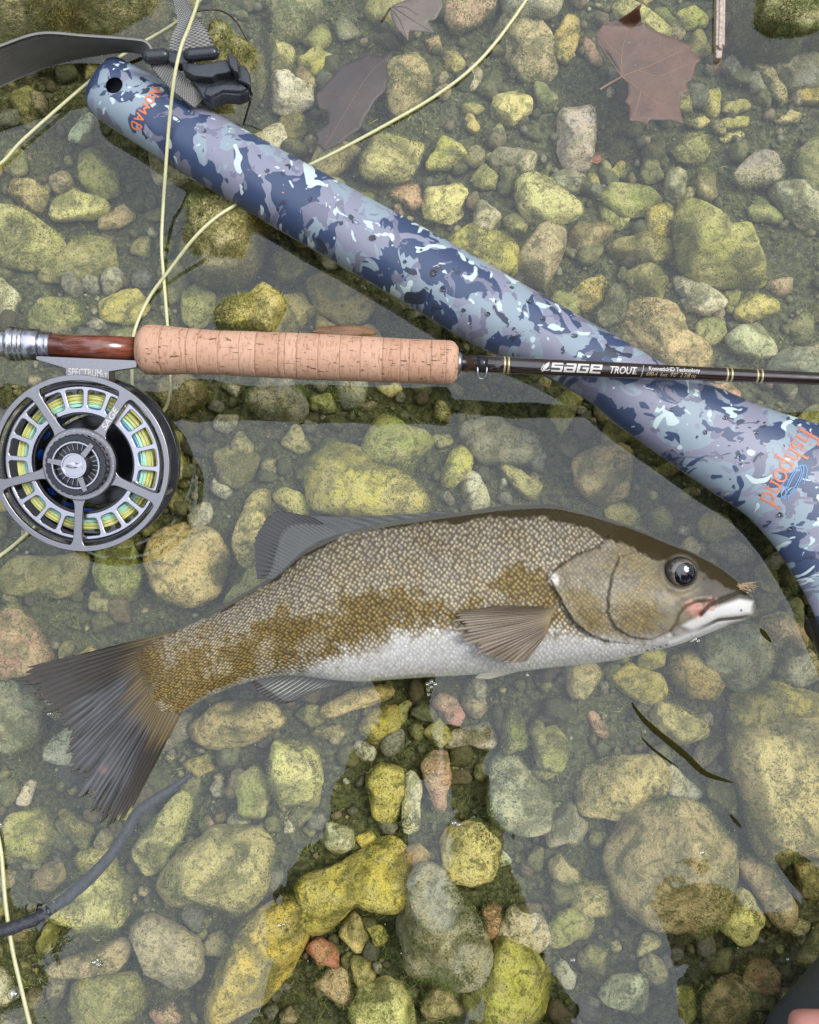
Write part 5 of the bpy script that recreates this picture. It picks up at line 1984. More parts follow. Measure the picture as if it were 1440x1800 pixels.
# water drops left on the lacquered handle
m = NT('water_drop')
M['drop'] = m.done(m.bsdf((1.0, 1.0, 1.0), 0.02, Transmission_Weight=1.0, IOR=1.33))
rgd = np.random.default_rng(8)
dome = ICO[3][0].copy()
dome[:, 2] = np.where(dome[:, 2] < 0, dome[:, 2] * 0.15, dome[:, 2] * 0.42)
for x_, y_, r_ in ((778, 508, 5), (762, 480, 6), (815, 545, 4), (930, 530, 5), (955, 560, 6), (858, 552, 5), (712, 460, 4), (655, 418, 6), (600, 392, 4), (545, 350, 4), (1010, 590, 5), (1180, 720, 4),
                   (1240, 760, 5), (1300, 800, 4), (1372, 905, 5), (1330, 760, 4), (360, 230, 4), (305, 190, 3.5), (1390, 930, 4), (1275, 735, 4), (470, 300, 4), (900, 505, 4)):
    q = handle_top(np.array([x_]), np.array([y_]))[0]
    k_ = r_ * 0.30e-3
    sh = dome * np.array([k_ * rgd.uniform(0.8, 1.3), k_ * rgd.uniform(0.8, 1.2), k_])
    o = ob('water_drop', mesh_np('water_drop', sh, ICO[3][1]), M['drop'])
    o.location = q
    tag(o, 'small clear water drop beaded on the camouflage net handle', 'water drop', 'water drops on the net handle')

# ------------------------------------------------------------------ fly line lying about
def path(pts, n):
    p = np.array(pts, float)
    p = crom(p, n)
    return P(p[:, 0], p[:, 1], p[:, 2] * 1e-3)


M['line'] = plain('pale_yellow_line', (0.52, 0.50, 0.27), 0.4, 0.06, 300, 0, 0, 0.3)
pts = [(-70, 330, 2), (0, 288, 2), (40, 246, 3), (130, 166, 4), (215, 97, 5), (300, 46, 12), (340, 12, 24), (362, -14, 28), (366, -34, 30), (354, -26, 31), (346, 8, 34), (332, 48, 44), (318, 84, 50), (306, 140, 46),
       (297, 220, 33), (291, 300, 22), (287, 360, 12), (284, 430, 6), (288, 490, 3), (295, 580, 2), (299, 650, 1), (299, 690, 0), (288, 722, -5), (262, 735, -8), (236, 700, -8), (232, 640, -4), (236, 584, 1), (262, 524, 1.5), (300, 472, 7), (340, 420, 15), (380, 382, 15), (425, 354, 10),
       (480, 320, 0), (530, 296, -3.5), (548, 288, -1), (600, 262, 0.5), (690, 213, 1.5), (760, 172, 1.5), (820, 128, 2), (870, 76, 2), (925, 0, 2), (960, -60, 2), (990, -140, 1)]
tag(ob('fly_line', tube_mesh('fly_line', path(pts, 620), 0.00105, 10), M['line']), 'pale yellow fly line looping over the net handle and under the cork grip', 'fly line')
pts = [(140, 850, 20), (100, 890, 12), (60, 927, 3), (20, 962, 1), (0, 977, 1), (-40, 1010, 1), (-90, 1100, 1), (-80, 1260, 1), (-40, 1390, 1), (-10, 1450, 1.5), (2, 1500, 2), (10, 1590, 3), (22, 1670, 3), (38, 1740, 3), (54, 1806, 3), (80, 1900, 2)]
tag(ob('fly_line', tube_mesh('fly_line', path(pts, 240), 0.0011, 10), M['line']), 'pale yellow fly line running from under the reel past the dark twig', 'fly line')

# ------------------------------------------------------------------ grey webbing strap with buckle
m = NT('grey_webbing')
uv = m.n('UVMap').outputs[0]
sx = m.n('SeparateXYZ')
m.t.links.new(uv, sx.inputs[0])
wv = m.math('MULTIPLY', m.math('SINE', m.math('MULTIPLY', sx.outputs[0], 2 * math.pi / 0.0017)), m.math('SINE', m.math('MULTIPLY', sx.outputs[1], 2 * math.pi / 0.0017)))
cw_ = m.mix(m.ramp(wv, -0.6, 0.6), (0.09, 0.086, 0.078), (0.32, 0.305, 0.285))
cw_ = m.mix(m.ramp(m.noise(uv, 90, 3), 0.4, 0.7, 0, 0.3), cw_, (0.10, 0.095, 0.08))
b = m.bsdf(cw_, 0.7)
m.set(b, 'Normal', m.bump(wv, 0.7, 0.0005))
M['web'] = m.done(b)


def ribbon(name, ea, eb, n, k, thick, mat, parent):
    """strap between two edges given as (px, py, z mm)"""
    A = crom(np.array(ea, float), n)
    B = crom(np.array(eb, float), n)
    t = np.linspace(0, 1, k)
    q = A[:, None] * (1 - t[None, :, None]) + B[:, None] * t[None, :, None]
    w_ = P(q[..., 0], q[..., 1], q[..., 2] * 1e-3)
    du = np.gradient(w_, axis=0)
    dv = np.gradient(w_, axis=1)
    nn = np.cross(du, dv)
    nn /= np.linalg.norm(nn, axis=-1)[..., None] + 1e-12
    top, bot = w_ + nn * thick / 2, w_ - nn * thick / 2
    m_ = n * k
    g = np.arange(m_).reshape(n, k)
    rim = np.concatenate([g[0], g[1:, -1], g[-1, :-1][::-1], g[1:-1, 0][::-1]])
    rn = np.roll(rim, -1)
    me = mesh_np(name, np.concatenate([top.reshape(-1, 3), bot.reshape(-1, 3)]), [grid_faces(n, k), grid_faces(n, k, flip=True) + m_, np.stack([rim, rim + m_, rn + m_, rn], -1)])
    lu = np.concatenate([[0], np.cumsum(np.linalg.norm(np.diff(w_[:, 0], axis=0), axis=1))])
    lv = np.concatenate([[0], np.cumsum(np.linalg.norm(np.diff(w_[n // 2], axis=0), axis=1))])
    uv_ = np.stack(np.broadcast_arrays(lu[:, None], lv[None]), -1).reshape(-1, 2)
    set_uv(me, np.tile(uv_, (2, 1)))
    return put(ob(name, me, mat), parent)


strap = empty('webbing_strap', P(330, 90, 0.01))
tag(strap, 'grey woven webbing strap with black plastic buckle over the net handle end', 'strap')
ribbon('webbing', [(-140, 135, 34), (-60, 104, 36), (0, 80, 37), (70, 58, 38), (150, 62, 37), (235, 68, 38), (258, 74, 38), (270, 92, 36)],
       [(-140, 235, 1), (-60, 190, 1), (0, 152, 1), (60, 126, 1), (120, 106, 2), (200, 92, 8), (240, 92, 18), (262, 104, 26)], 90, 14, 0.0016, M['web'], strap)
ribbon('webbing', [(296, -60, 30), (302, -20, 31), (306, 0, 32), (313, 40, 34), (302, 65, 35), (297, 92, 33)],
       [(322, -60, 34), (326, -20, 35), (329, 0, 36), (346, 30, 36), (366, 56, 35), (379, 92, 32)], 60, 14, 0.0016, M['web'], strap)
ribbon('webbing', [(258, 104, 36), (270, 122, 35.5), (296, 152, 35), (342, 190, 31)],
       [(300, 106, 36), (310, 118, 35.5), (330, 142, 35), (360, 172, 31)], 40, 12, 0.0016, M['web'], strap)
M['plastic'] = plain('black_buckle_plastic', (0.026, 0.028, 0.034), 0.27, 0.1, 600)


def capsule(name, p0, p1, r, parent, sq=1.0):
    """rounded bar between two (px, py, z mm) points, radius in pixels"""
    a_, b_ = P(p0[0], p0[1], p0[2] * 1e-3), P(p1[0], p1[1], p1[2] * 1e-3)
    k = 0.31e-3
    t = np.linspace(0, 1, 24)
    L_ = np.linalg.norm(b_ - a_)
    d0 = np.minimum(t, 1 - t) * L_ / (r * k)
    rr = r * k * np.sqrt(np.clip(1 - (1 - np.clip(d0, 0, 0.999) * 1.0) ** 2 * (d0 < 1), 0.03, 1))
    return put(ob(name, tube_mesh(name, a_ + (b_ - a_) * t[:, None], rr, 20), M['plastic']), parent)


def slab(name, poly, z0, z1, parent, mat=None, bev=0.0012):
    """bevelled block from a px outline between two heights (mm)"""
    bm = bmesh.new()
    zz = z1 * 1e-3
    w_ = P(np.array(poly)[:, 0], np.array(poly)[:, 1], zz)
    top = [bm.verts.new(q) for q in w_]
    bot = [bm.verts.new((q[0], q[1], z0 * 1e-3)) for q in w_]
    bm.faces.new(top)
    bm.faces.new(bot[::-1])
    n = len(top)
    for i in range(n):
        bm.faces.new([bot[i], bot[(i + 1) % n], top[(i + 1) % n], top[i]])
    bmesh.ops.recalc_face_normals(bm, faces=bm.faces[:])
    bmesh.ops.bevel(bm, geom=bm.edges[:], offset=bev, segments=3, affect='EDGES', profile=0.6)
    me = bpy.data.meshes.new(name)
    bm.to_mesh(me)
    bm.free()
    me.polygons.foreach_set('use_smooth', np.ones(len(me.polygons), bool))
    return put(ob(name, me, mat or M['plastic']), parent)


bk = empty('buckle', P(340, 110, 0.035))
put(bk, strap)
bk['label'] = 'black plastic side release buckle'


def sub(o):
    o.parent = bk
    o.matrix_parent_inverse = Matrix.Translation(-Vector(P(340, 110, 0.035)))
    return o


sub(capsule('bar', (250, 101, 40), (300, 97, 40), 13.5, strap))
sub(capsule('bar', (322, 98, 41), (386, 92, 41), 12.5, strap))
sub(slab('bridge', [(292, 86), (330, 90), (340, 104), (322, 112), (300, 110), (290, 100)], 33, 41, strap))
sub(slab('arm', [(318, 108), (350, 112), (398, 103), (404, 112), (408, 124), (395, 128), (380, 130), (372, 136), (340, 133), (322, 124)], 35, 43, strap))
sub(slab('prong', [(398, 94), (406, 92), (418, 103), (419, 126), (412, 126), (402, 112)], 35, 47, strap))
sub(slab('body_shell', [(330, 126), (372, 134), (410, 130), (425, 138), (440, 148), (438, 160), (420, 168), (392, 166), (372, 176), (356, 172), (350, 160)], 27, 37, strap))
sub(slab('catch', [(418, 113), (430, 114), (440, 130), (440, 150), (430, 145), (418, 140)], 30, 42, strap))
sub(slab('release_tab', [(362, 152), (392, 146), (426, 146), (434, 154), (424, 160), (392, 158), (370, 170), (358, 166)], 34, 39.5, strap))
M['cord'] = plain('dark_elastic', (0.030, 0.024, 0.014), 0.5, 0.2, 500)
tag(ob('elastic_cord', tube_mesh('elastic_cord', path([(344, 20, 22), (362, 17, 20), (390, 19, 15), (414, 36, 8), (430, 62, 3), (437, 76, 0.5), (430, 83, -3), (420, 80, -7)], 70), 0.0006, 8), M['cord']),
    'thin dark cord arching from the strap into the water above the buckle', 'cord')
tag(ob('elastic_cord', tube_mesh('elastic_cord', path([(438, 138, 34), (443, 148, 31), (442, 168, 20), (436, 192, 10), (428, 218, 0), (422, 228, -6)], 60), 0.0006, 8), M['cord']),
    'thin dark cord hanging from the buckle down into the water', 'cord')


# ------------------------------------------------------------------ fallen leaves, stick, twig
def leaf_mat(name, c0, c1, vein):
    m = NT(name)
    v = m.coord()
    n = m.noise(v, 45, 4, 0.6, 0.6)
    n2 = m.noise(v, 420, 4, 0.6)
    c = m.mix(m.ramp(n, 0.38, 0.64), c0, c1)
    c = m.mix(m.ramp(n2, 0.52, 0.72, 0, 0.5), c, vein)
    b = m.bsdf(c, 0.5)
    m.set(b, 'Normal', m.bump(n2, 0.5, 0.0006))
    return m.done(b)


def leaf(name, outline, zfun, mat, veins, stem, label, vm):
    poly = np.array(outline, float)
    root = empty(name, P(poly[:, 0].mean(), poly[:, 1].mean(), zfun(poly[:, 0].mean(), poly[:, 1].mean()) * 1e-3))
    tag(root, label, 'leaf', 'fallen leaves')
    # grid clipped to the outline, outline resampled
    n = 6
    st = []
    for a_, b_ in zip(poly, np.roll(poly, -1, 0)):
        for t in np.linspace(0, 1, n, endpoint=False):
            st.append(a_ + (b_ - a_) * t)
    st = np.array(st)
    bm = bmesh.new()
    vs = [bm.verts.new((p[0], p[1], 0)) for p in st]
    bm.faces.new(vs)
    bmesh.ops.triangulate(bm, faces=bm.faces[:])
    for _ in range(4):
        es = [e for e in bm.edges if e.calc_length() > 9]
        if not es:
            break
        bmesh.ops.subdivide_edges(bm, edges=es, cuts=1)
        bmesh.ops.triangulate(bm, faces=bm.faces[:])
    bm.verts.index_update()
    v = np.array([q.co[:2] for q in bm.verts])
    f = np.array([[q.index for q in g_.verts] for g_ in bm.faces])
    bm.free()
    zz = zfun(v[:, 0], v[:, 1]) * 1e-3
    w_ = P(v[:, 0], v[:, 1], zz)
    me = mesh_np('blade', w_, f)
    o = put(ob('blade', me, mat), root)
    so = o.modifiers.new('thickness', 'SOLIDIFY')
    so.thickness = 0.0004
    so.offset = -1
    for ln in veins:
        p = crom(np.array(ln, float), 20)
        q = P(p[:, 0], p[:, 1], zfun(p[:, 0], p[:, 1]) * 1e-3 + 0.00035)
        put(ob('vein', tube_mesh('vein', q, np.linspace(0.00040, 0.00016, 20), 6), vm), root)
    if stem:
        p = crom(np.array(stem, float), 20)
        put(ob('stem', tube_mesh('stem', P(p[:, 0], p[:, 1], p[:, 2] * 1e-3), 0.0007, 8), vm), root)
    return root


def sc3(l, ox, oy, k):
    return [(ox + x_ / k, oy + y_ / k) for x_, y_ in l]


def zw(base, amp, seed):
    def f(x, y):
        x, y = np.asarray(x, float), np.asarray(y, float)
        return base + amp * vnoise(np.stack([x, y, 0 * x], -1), 0.014, seed)
    return f


vein1 = plain('leaf_vein', (0.24, 0.115, 0.065), 0.5)
L1 = sc3([(515, 5), (495, 45), (505, 120), (560, 160), (640, 190), (720, 225), (770, 240), (765, 265), (820, 315), (790, 340), (770, 420), (735, 440), (760, 480), (715, 500), (705, 560), (725, 655), (650, 635), (545, 635),
          (530, 665), (505, 635), (470, 620), (440, 640), (440, 560), (415, 540), (435, 500), (430, 430), (400, 405), (360, 330), (330, 280), (265, 240), (265, 175), (310, 120), (380, 105), (450, 60)], 960, 0, 3)


def z1_(x, y):
    x, y = np.asarray(x, float), np.asarray(y, float)
    return -4 + 1.3 * vnoise(np.stack([x, y, 0 * x], -1), 0.014, 9) + 15 * sstep(50, 5, y) - 0.6


leaf('sycamore_leaf', L1, z1_, leaf_mat('brown_leaf', (0.085, 0.034, 0.020), (0.15, 0.062, 0.038), (0.045, 0.018, 0.010)),
     [sc3(l, 960, 0, 3) for l in ([(400, 405), (480, 370), (560, 340), (740, 255)], [(400, 405), (398, 300), (415, 210), (450, 110)], [(400, 405), (350, 330), (275, 215)],
                                  [(400, 405), (500, 480), (600, 560), (690, 640)], [(480, 370), (600, 400), (760, 330)], [(398, 300), (330, 240), (300, 180)], [(500, 480), (480, 560), (470, 610)])],
     [(1055, 157, -7), (1075, 145, -6), (1093, 135, -4)], 'big reddish brown sycamore leaf just under the water with its tip curling out', vein1)
L2 = sc3([(225, 500), (300, 420), (360, 350), (440, 310), (500, 290), (560, 300), (640, 265), (600, 340), (605, 420), (590, 480), (540, 530), (500, 600), (460, 680), (400, 720), (340, 770), (270, 795), (230, 760), (225, 700),
          (290, 650), (285, 590), (240, 570)], 480, 0, 3)
leaf('dead_leaf', L2, zw(-10, 1.5, 12), leaf_mat('maroon_leaf', (0.028, 0.012, 0.011), (0.055, 0.022, 0.019), (0.015, 0.007, 0.006)),
     [sc3(l, 480, 0, 3) for l in ([(270, 780), (400, 560), (500, 400), (600, 300)], [(400, 560), (330, 500), (250, 500)], [(440, 500), (520, 520)])],
     None, 'dark maroon dead leaf sunk beside the flat tan stone', plain('dark_vein', (0.11, 0.05, 0.04), 0.5))
L3 = sc3([(270, 60), (330, 30), (420, 0), (560, -60), (740, -60), (770, 60), (700, 190), (620, 210), (690, 325), (560, 310), (440, 300), (430, 400), (330, 290), (275, 200), (255, 110)], 640, 0, 5.54)
leaf('dead_leaf', L3, zw(-3.5, 1.0, 14), leaf_mat('grey_leaf', (0.11, 0.075, 0.065), (0.17, 0.12, 0.10), (0.07, 0.045, 0.035)),
     [sc3(l, 640, 0, 5.54) for l in ([(270, 70), (400, 70), (530, 150)], [(280, 100), (350, 200), (420, 380)], [(300, 80), (480, 200), (680, 320)])],
     [(686, 14, 0.5), (676, 30, 1.0), (665, 46, -2), (661, 58, -5)], 'greyish brown pointed leaf with a dark stem floating by the pink stone', plain('stem_dark', (0.03, 0.018, 0.012), 0.45))
L4 = [(548, 584), (560, 575), (600, 571), (640, 574), (662, 582), (655, 589), (610, 592), (570, 590)]
leaf('dead_leaf', L4, zw(1.2, 1.2, 16), leaf_mat('rust_leaf', (0.10, 0.045, 0.018), (0.22, 0.11, 0.045), (0.05, 0.02, 0.01)), [[(550, 583), (600, 580), (658, 583)]], None,
     'narrow curled brown leaf floating against the upper side of the cork grip', vein1)


def bark_mat(name, c0, c1):
    m = NT(name)
    v = m.coord()
    n = m.noise(v, 500, 4, 0.65, 0.4)
    n2 = m.noise(v, 1600, 3)
    c = m.mix(m.ramp(n, 0.35, 0.65), c0, c1)
    b = m.bsdf(c, 0.5)
    m.set(b, 'Normal', m.bump(m.math('ADD', n, m.math('MULTIPLY', n2, 0.5)), 0.8, 0.0008))
    return m.done(b)


# pale split stick: a flat bar of three splinters
stick = empty('split_stick', P(1266, 40, 0.002))
tag(stick, 'pale weathered split stick floating upright beside the brown sycamore leaf', 'stick')
bmw = bark_mat('weathered_wood', (0.30, 0.22, 0.17), (0.55, 0.45, 0.37))
for (x0, x1, y1, zt) in ((1260, 1266, 82, 4.5), (1265, 1272, 86, 5.2), (1271, 1276, 80, 4.2)):
    put(slab('splinter', [(x0 + 1, -60), (x1 + 1, -60), (x1 - 1.5, y1), (x0 - 1.5, y1 - 4)], -1.5, zt, stick, bmw, 0.0006), stick)
put(slab('broken_end', [(1259, 79), (1271, 82), (1269, 102), (1259, 101)], -1.5, 3.2, stick, bmw, 0.0006), stick)
# dark twig, its butt out of the water
tw = crom(np.array([(-60, 1662, 8, 15), (0, 1638, 7, 14), (40, 1625, 3.5, 13.5), (80, 1605, -3, 13), (130, 1568, -4.5, 13.5), (190, 1510, -4.5, 13), (222, 1462, -4.5, 12), (240, 1432, -4.2, 13), (270, 1408, -4.2, 12.5), (305, 1384, -4, 8), (338, 1360, -3.6, 5)], float), 120)
wob = np.stack([vnoise(np.stack([tw[:, 0], tw[:, 1], 0 * tw[:, 0]], -1), 0.05, 8) * 1.6] * 1, -1)
tag(ob('twig', tube_mesh('twig', P(tw[:, 0], tw[:, 1] + wob[:, 0], tw[:, 2] * 1e-3), tw[:, 3] * 0.25e-3 * (1 + 0.06 * wob[:, 0]), 14), bark_mat('wet_bark', (0.012, 0.013, 0.020), (0.045, 0.048, 0.062))),
    'crooked dark wet twig slanting into the water below the tail fin', 'twig')


# dark slivers modelled in place of reflections on the water
def blade(pts, wd, label, z=0.6, col=(0.040, 0.038, 0.010)):
    p = crom(np.array(pts, float), 40)
    t = np.gradient(p, axis=0)
    t /= np.linalg.norm(t, axis=1)[:, None]
    n = np.stack([-t[:, 1], t[:, 0]], -1)
    s_ = np.sin(np.linspace(0.05, math.pi - 0.05, 40)) ** 0.6 * wd / 2
    rows = [P(*(p + n * (s_ * k)[:, None]).T, (z + 0.35 * (1 - abs(k))) * 1e-3) for k in (-1, 0, 1)]
    v = np.stack(rows, 1).reshape(-1, 3)
    lo = v - np.array([0, 0, 0.0005])
    me = mesh_np('reflection_sliver', np.concatenate([v, lo]), [grid_faces(40, 3), grid_faces(40, 3, flip=True) + 120])
    return tag(ob('reflection_sliver', me, M['refl']), label, 'grass blade', 'slivers standing for reflections')


M['refl'] = plain('reflection_dark', (0.020, 0.018, 0.003), 0.9, 0.3, 500, 0, 0, 0, 0.05)
blade([(1111, 1235), (1126, 1258), (1150, 1282), (1180, 1307), (1208, 1330), (1236, 1357), (1262, 1368), (1289, 1376)], 11, 'long dark olive sliver standing for a reflection below the bass head')
blade([(1127, 1295), (1145, 1314), (1168, 1332), (1192, 1349)], 4.5, 'thin short dark reflection sliver beside the long olive one')
blade([(1284, 1432), (1294, 1444), (1304, 1455)], 6, 'small dark reflection sliver above the round brown stone')
blade([(1337, 1105), (1344, 1114), (1356, 1129)], 8, 'short dark reflection sliver beside the grey stone off the bass jaw')

# ------------------------------------------------------------------ bubbles on the surface
m = NT('bubble_film')
gl = m.n('BsdfGlossy')
m.set(gl, 'Roughness', 0.03)
trb = m.n('BsdfTransparent')
lw = m.n('LayerWeight')
m.set(lw, 'Blend', 0.35)
ms = m.n('MixShader')
m.t.links.new(m.ramp(lw.outputs['Facing'], 0.0, 0.9, 0.12, 0.85), ms.inputs[0])
m.t.links.new(trb.outputs[0], ms.inputs[1])
m.t.links.new(gl.outputs[0], ms.inputs[2])
M['bubble'] = m.done(ms)
BUB = [(752, 1203, 4, 'below the bass belly'), (759, 1199, 4.5, 'below the bass belly'), (765, 1203, 3.5, 'below the bass belly'), (758, 1208, 3.5, 'below the bass belly'), (754, 1221, 3, 'below the bass belly'), (928, 1187, 4, 'below the bass belly'),
       (798, 1447, 6, 'over the angular yellow stone'), (806, 1450, 4.5, 'over the angular yellow stone'), (499, 1625, 4, 'over the long yellow stone'), (491, 1627, 4, 'over the long yellow stone'),
       (165, 1692, 5, 'below the dark twig'), (174, 1696, 5, 'below the dark twig'), (172, 1688, 4, 'below the dark twig'), (24, 1747, 11, 'beside the lower fly line'), (1222, 1124, 4, 'under the bass jaw'), (1228, 1127, 4, 'under the bass jaw'), (1216, 1127, 3, 'under the bass jaw'),
       (1234, 1499, 4.5, 'over the round brown stone'), (1008, 1688, 5, 'over the small olive stone'), (87, 1255, 4.5, 'at the tail fin edge'), (81, 1251, 3.5, 'at the tail fin edge'), (714, 174, 3, 'over the flat tan stone'),
       (875, 915, 4, 'along the bass back'), (884, 910, 4.5, 'along the bass back'), (893, 912, 4, 'along the bass back'), (1060, 1136, 4.5, 'along the bass throat'), (1068, 1140, 4, 'along the bass throat'), (1053, 1133, 3.5, 'along the bass throat'),
       (0, 1450, 6, 'beside the lower fly line'), (1385, 1687, 3, 'near the dark wader knee')]
for x_, y_, r_, wh in BUB:
    k = r_ * 0.32e-3
    zf = 0.0
    if wh == 'along the bass back':
        zf = 0.0015
    o = ob('air_bubble', mesh_np('air_bubble', ICO[3][0] * k * np.array([1, 1, 0.85]), ICO[3][1]), M['bubble'])
    o.location = P(x_, y_, zf + k * 0.25)
    tag(o, 'tiny clear air bubble ' + wh, 'bubble', 'air bubbles on the water')

# fine drifting specks on and just under the surface
rgs = np.random.default_rng(21)
ns_ = 650
sx_ = rgs.uniform(-20, 1460, ns_)
sy_ = rgs.uniform(-20, 1820, ns_)
sz_ = np.where(rgs.uniform(size=ns_) < 0.5, 0.0002, -rgs.uniform(0.001, 0.02, ns_))
ss2 = rgs.uniform(0.00012, 0.00034, ns_)
vb_, fb_ = ICO[1]
sv2 = (vb_[None] * ss2[:, None, None] + P(sx_, sy_, sz_)[:, None]).reshape(-1, 3)
sf2 = (fb_[None] + (np.arange(ns_) * len(vb_))[:, None, None]).reshape(-1, 3)
tag(ob('drifting_specks', mesh_np('drifting_specks', sv2, sf2), plain('pale_specks', (0.55, 0.54, 0.45), 0.6), water), kind='stuff')

# ------------------------------------------------------------------ people: the photographer leaning over (seen as a reflection) and a kneeling companion
def figure(name, joints, bones, label, skin_from, mats, res=2):
    """one continuous skinned body. joints: name -> (x, y, z, radius)"""
    me = bpy.data.meshes.new(name)
    idx = {k: i for i, k in enumerate(joints)}
    me.from_pydata([joints[k][:3] for k in joints], [(idx[a_], idx[b_]) for a_, b_ in bones], [])
    o = bpy.data.objects.new(name, me)
    COL.objects.link(o)
    sk_ = o.modifiers.new('skin', 'SKIN')
    sk_.use_smooth_shade = True
    sv_ = me.skin_vertices[0].data
    for k, i in idx.items():
        r_ = joints[k][3]
        sv_[i].radius = (r_, r_) if not isinstance(r_, tuple) else r_
        sv_[i].use_root = (k == 'pelvis')
    ss_ = o.modifiers.new('sub', 'SUBSURF')
    ss_.levels = ss_.render_levels = res
    dg = bpy.context.evaluated_depsgraph_get()
    m2 = bpy.data.meshes.new_from_object(o.evaluated_get(dg))
    bpy.data.objects.remove(o)
    m2.name = name
    for q in mats:
        m2.materials.append(q)
    cen = np.empty(len(m2.polygons) * 3)
    m2.polygons.foreach_get('center', cen)
    cen = cen.reshape(-1, 3)
    m2.polygons.foreach_set('material_index', np.array([skin_from(c_) for c_ in cen], np.int32))
    m2.polygons.foreach_set('use_smooth', np.ones(len(m2.polygons), bool))
    o = bpy.data.objects.new(name, m2)
    COL.objects.link(o)
    tag(o, label, 'person')
    return o


skin = plain('skin', (0.50, 0.22, 0.17), 0.5, 0.08, 220, 0, 0.15)
shirt = plain('dark_olive_jacket', (0.030, 0.030, 0.022), 0.8, 0.2, 120)
wader = plain('slate_waders', (0.045, 0.055, 0.068), 0.55, 0.15, 250, 0, 0.3)


def RP(px_, py_, h):
    """point at height h whose mirror image in the water shows at a photograph pixel"""
    p = P(px_, py_, -h)
    return (float(p[0]), float(p[1]), h)


def J(t, r):
    return (t[0], t[1], t[2], r)


hL, hR = RP(662, 1262, 0.60), RP(812, 1262, 0.60)
j = {
    'pelvis': (0.02, -0.80, 0.44, 0.15), 'waist': (0.02, -0.76, 0.62, 0.135), 'chest': (0.02, -0.64, 0.84, 0.16), 'neckb': (0.02, -0.57, 1.00, 0.075), 'neck': (0.02, -0.53, 1.06, 0.065),
    'head': (0.02, -0.47, 1.15, 0.11), 'crown': (0.02, -0.44, 1.23, 0.10),
    'shL': (-0.17, -0.60, 0.94, 0.10), 'elL': J(RP(600, 1615, 0.74), 0.085), 'wrL': J(RP(648, 1420, 0.63), 0.048), 'haL': J(RP(652, 1330, 0.605), 0.042), 'fiL': J(hL, 0.022),
    'shR': (0.21, -0.60, 0.94, 0.09), 'elR': J(RP(862, 1600, 0.74), 0.044), 'wrR': J(RP(828, 1420, 0.63), 0.030), 'haR': J(RP(826, 1345, 0.605), 0.030), 'fiR': J(hR, 0.016),
    'fR2': J(RP(862, 1282, 0.60), 0.010), 'thL': J(RP(700, 1258, 0.598), 0.011),
    'hipL': (-0.10, -0.80, 0.40, 0.10), 'knL': (-0.27, -0.52, 0.40, 0.075), 'anL': (-0.25, -0.72, 0.02, 0.05), 'toL': (-0.27, -0.56, -0.03, 0.045),
    'hipR': (0.14, -0.80, 0.40, 0.10), 'knR': (0.30, -0.56, 0.42, 0.075), 'anR': (0.28, -0.74, 0.02, 0.05), 'toR': (0.30, -0.58, -0.03, 0.045),
}
bones = [('pelvis', 'waist'), ('waist', 'chest'), ('chest', 'neckb'), ('neckb', 'neck'), ('neck', 'head'), ('head', 'crown'), ('chest', 'shL'), ('shL', 'elL'), ('elL', 'wrL'), ('wrL', 'haL'), ('haL', 'fiL'), ('haL', 'thL'),
         ('chest', 'shR'), ('shR', 'elR'), ('elR', 'wrR'), ('wrR', 'haR'), ('haR', 'fiR'), ('haR', 'fR2'), ('pelvis', 'hipL'), ('hipL', 'knL'), ('knL', 'anL'), ('anL', 'toL'), ('pelvis', 'hipR'), ('hipR', 'knR'), ('knR', 'anR'), ('anR', 'toR')]


def skin1(c_):
    if c_[2] > 1.03 and abs(c_[0] - 0.02) < 0.13:
        return 0
    if c_[2] < 0.66 and c_[2] > 0.55 and c_[1] > -0.14 and abs(c_[0]) < 0.25:
        return 0
    return 2 if c_[2] < 0.6 and c_[1] < -0.3 else 1


figure('person', j, bones, 'photographer in dark jacket crouching over the stream with both arms out', skin1, [skin, shirt, wader])

# the phone that takes the picture, lens side down, held between the hands and above the lens point
ph = empty('phone', (0, 0, H + 0.012))
tag(ph, 'slim dark phone held flat between two hands above the fish', 'phone')
bm = bmesh.new()
bmesh.ops.create_cube(bm, size=1)
bmesh.ops.scale(bm, vec=(0.072, 0.140, 0.008), verts=bm.verts[:])
bmesh.ops.bevel(bm, geom=bm.edges[:], offset=0.003, segments=3, affect='EDGES')
me = bpy.data.meshes.new('case')
bm.to_mesh(me)
bm.free()
cs = ob('case', me, plain('phone_case', (0.02, 0.02, 0.025), 0.4), ph)
cs.location = (0.0, -0.045, 0.004)
ph.rotation_euler = (TILT, 0, 0)

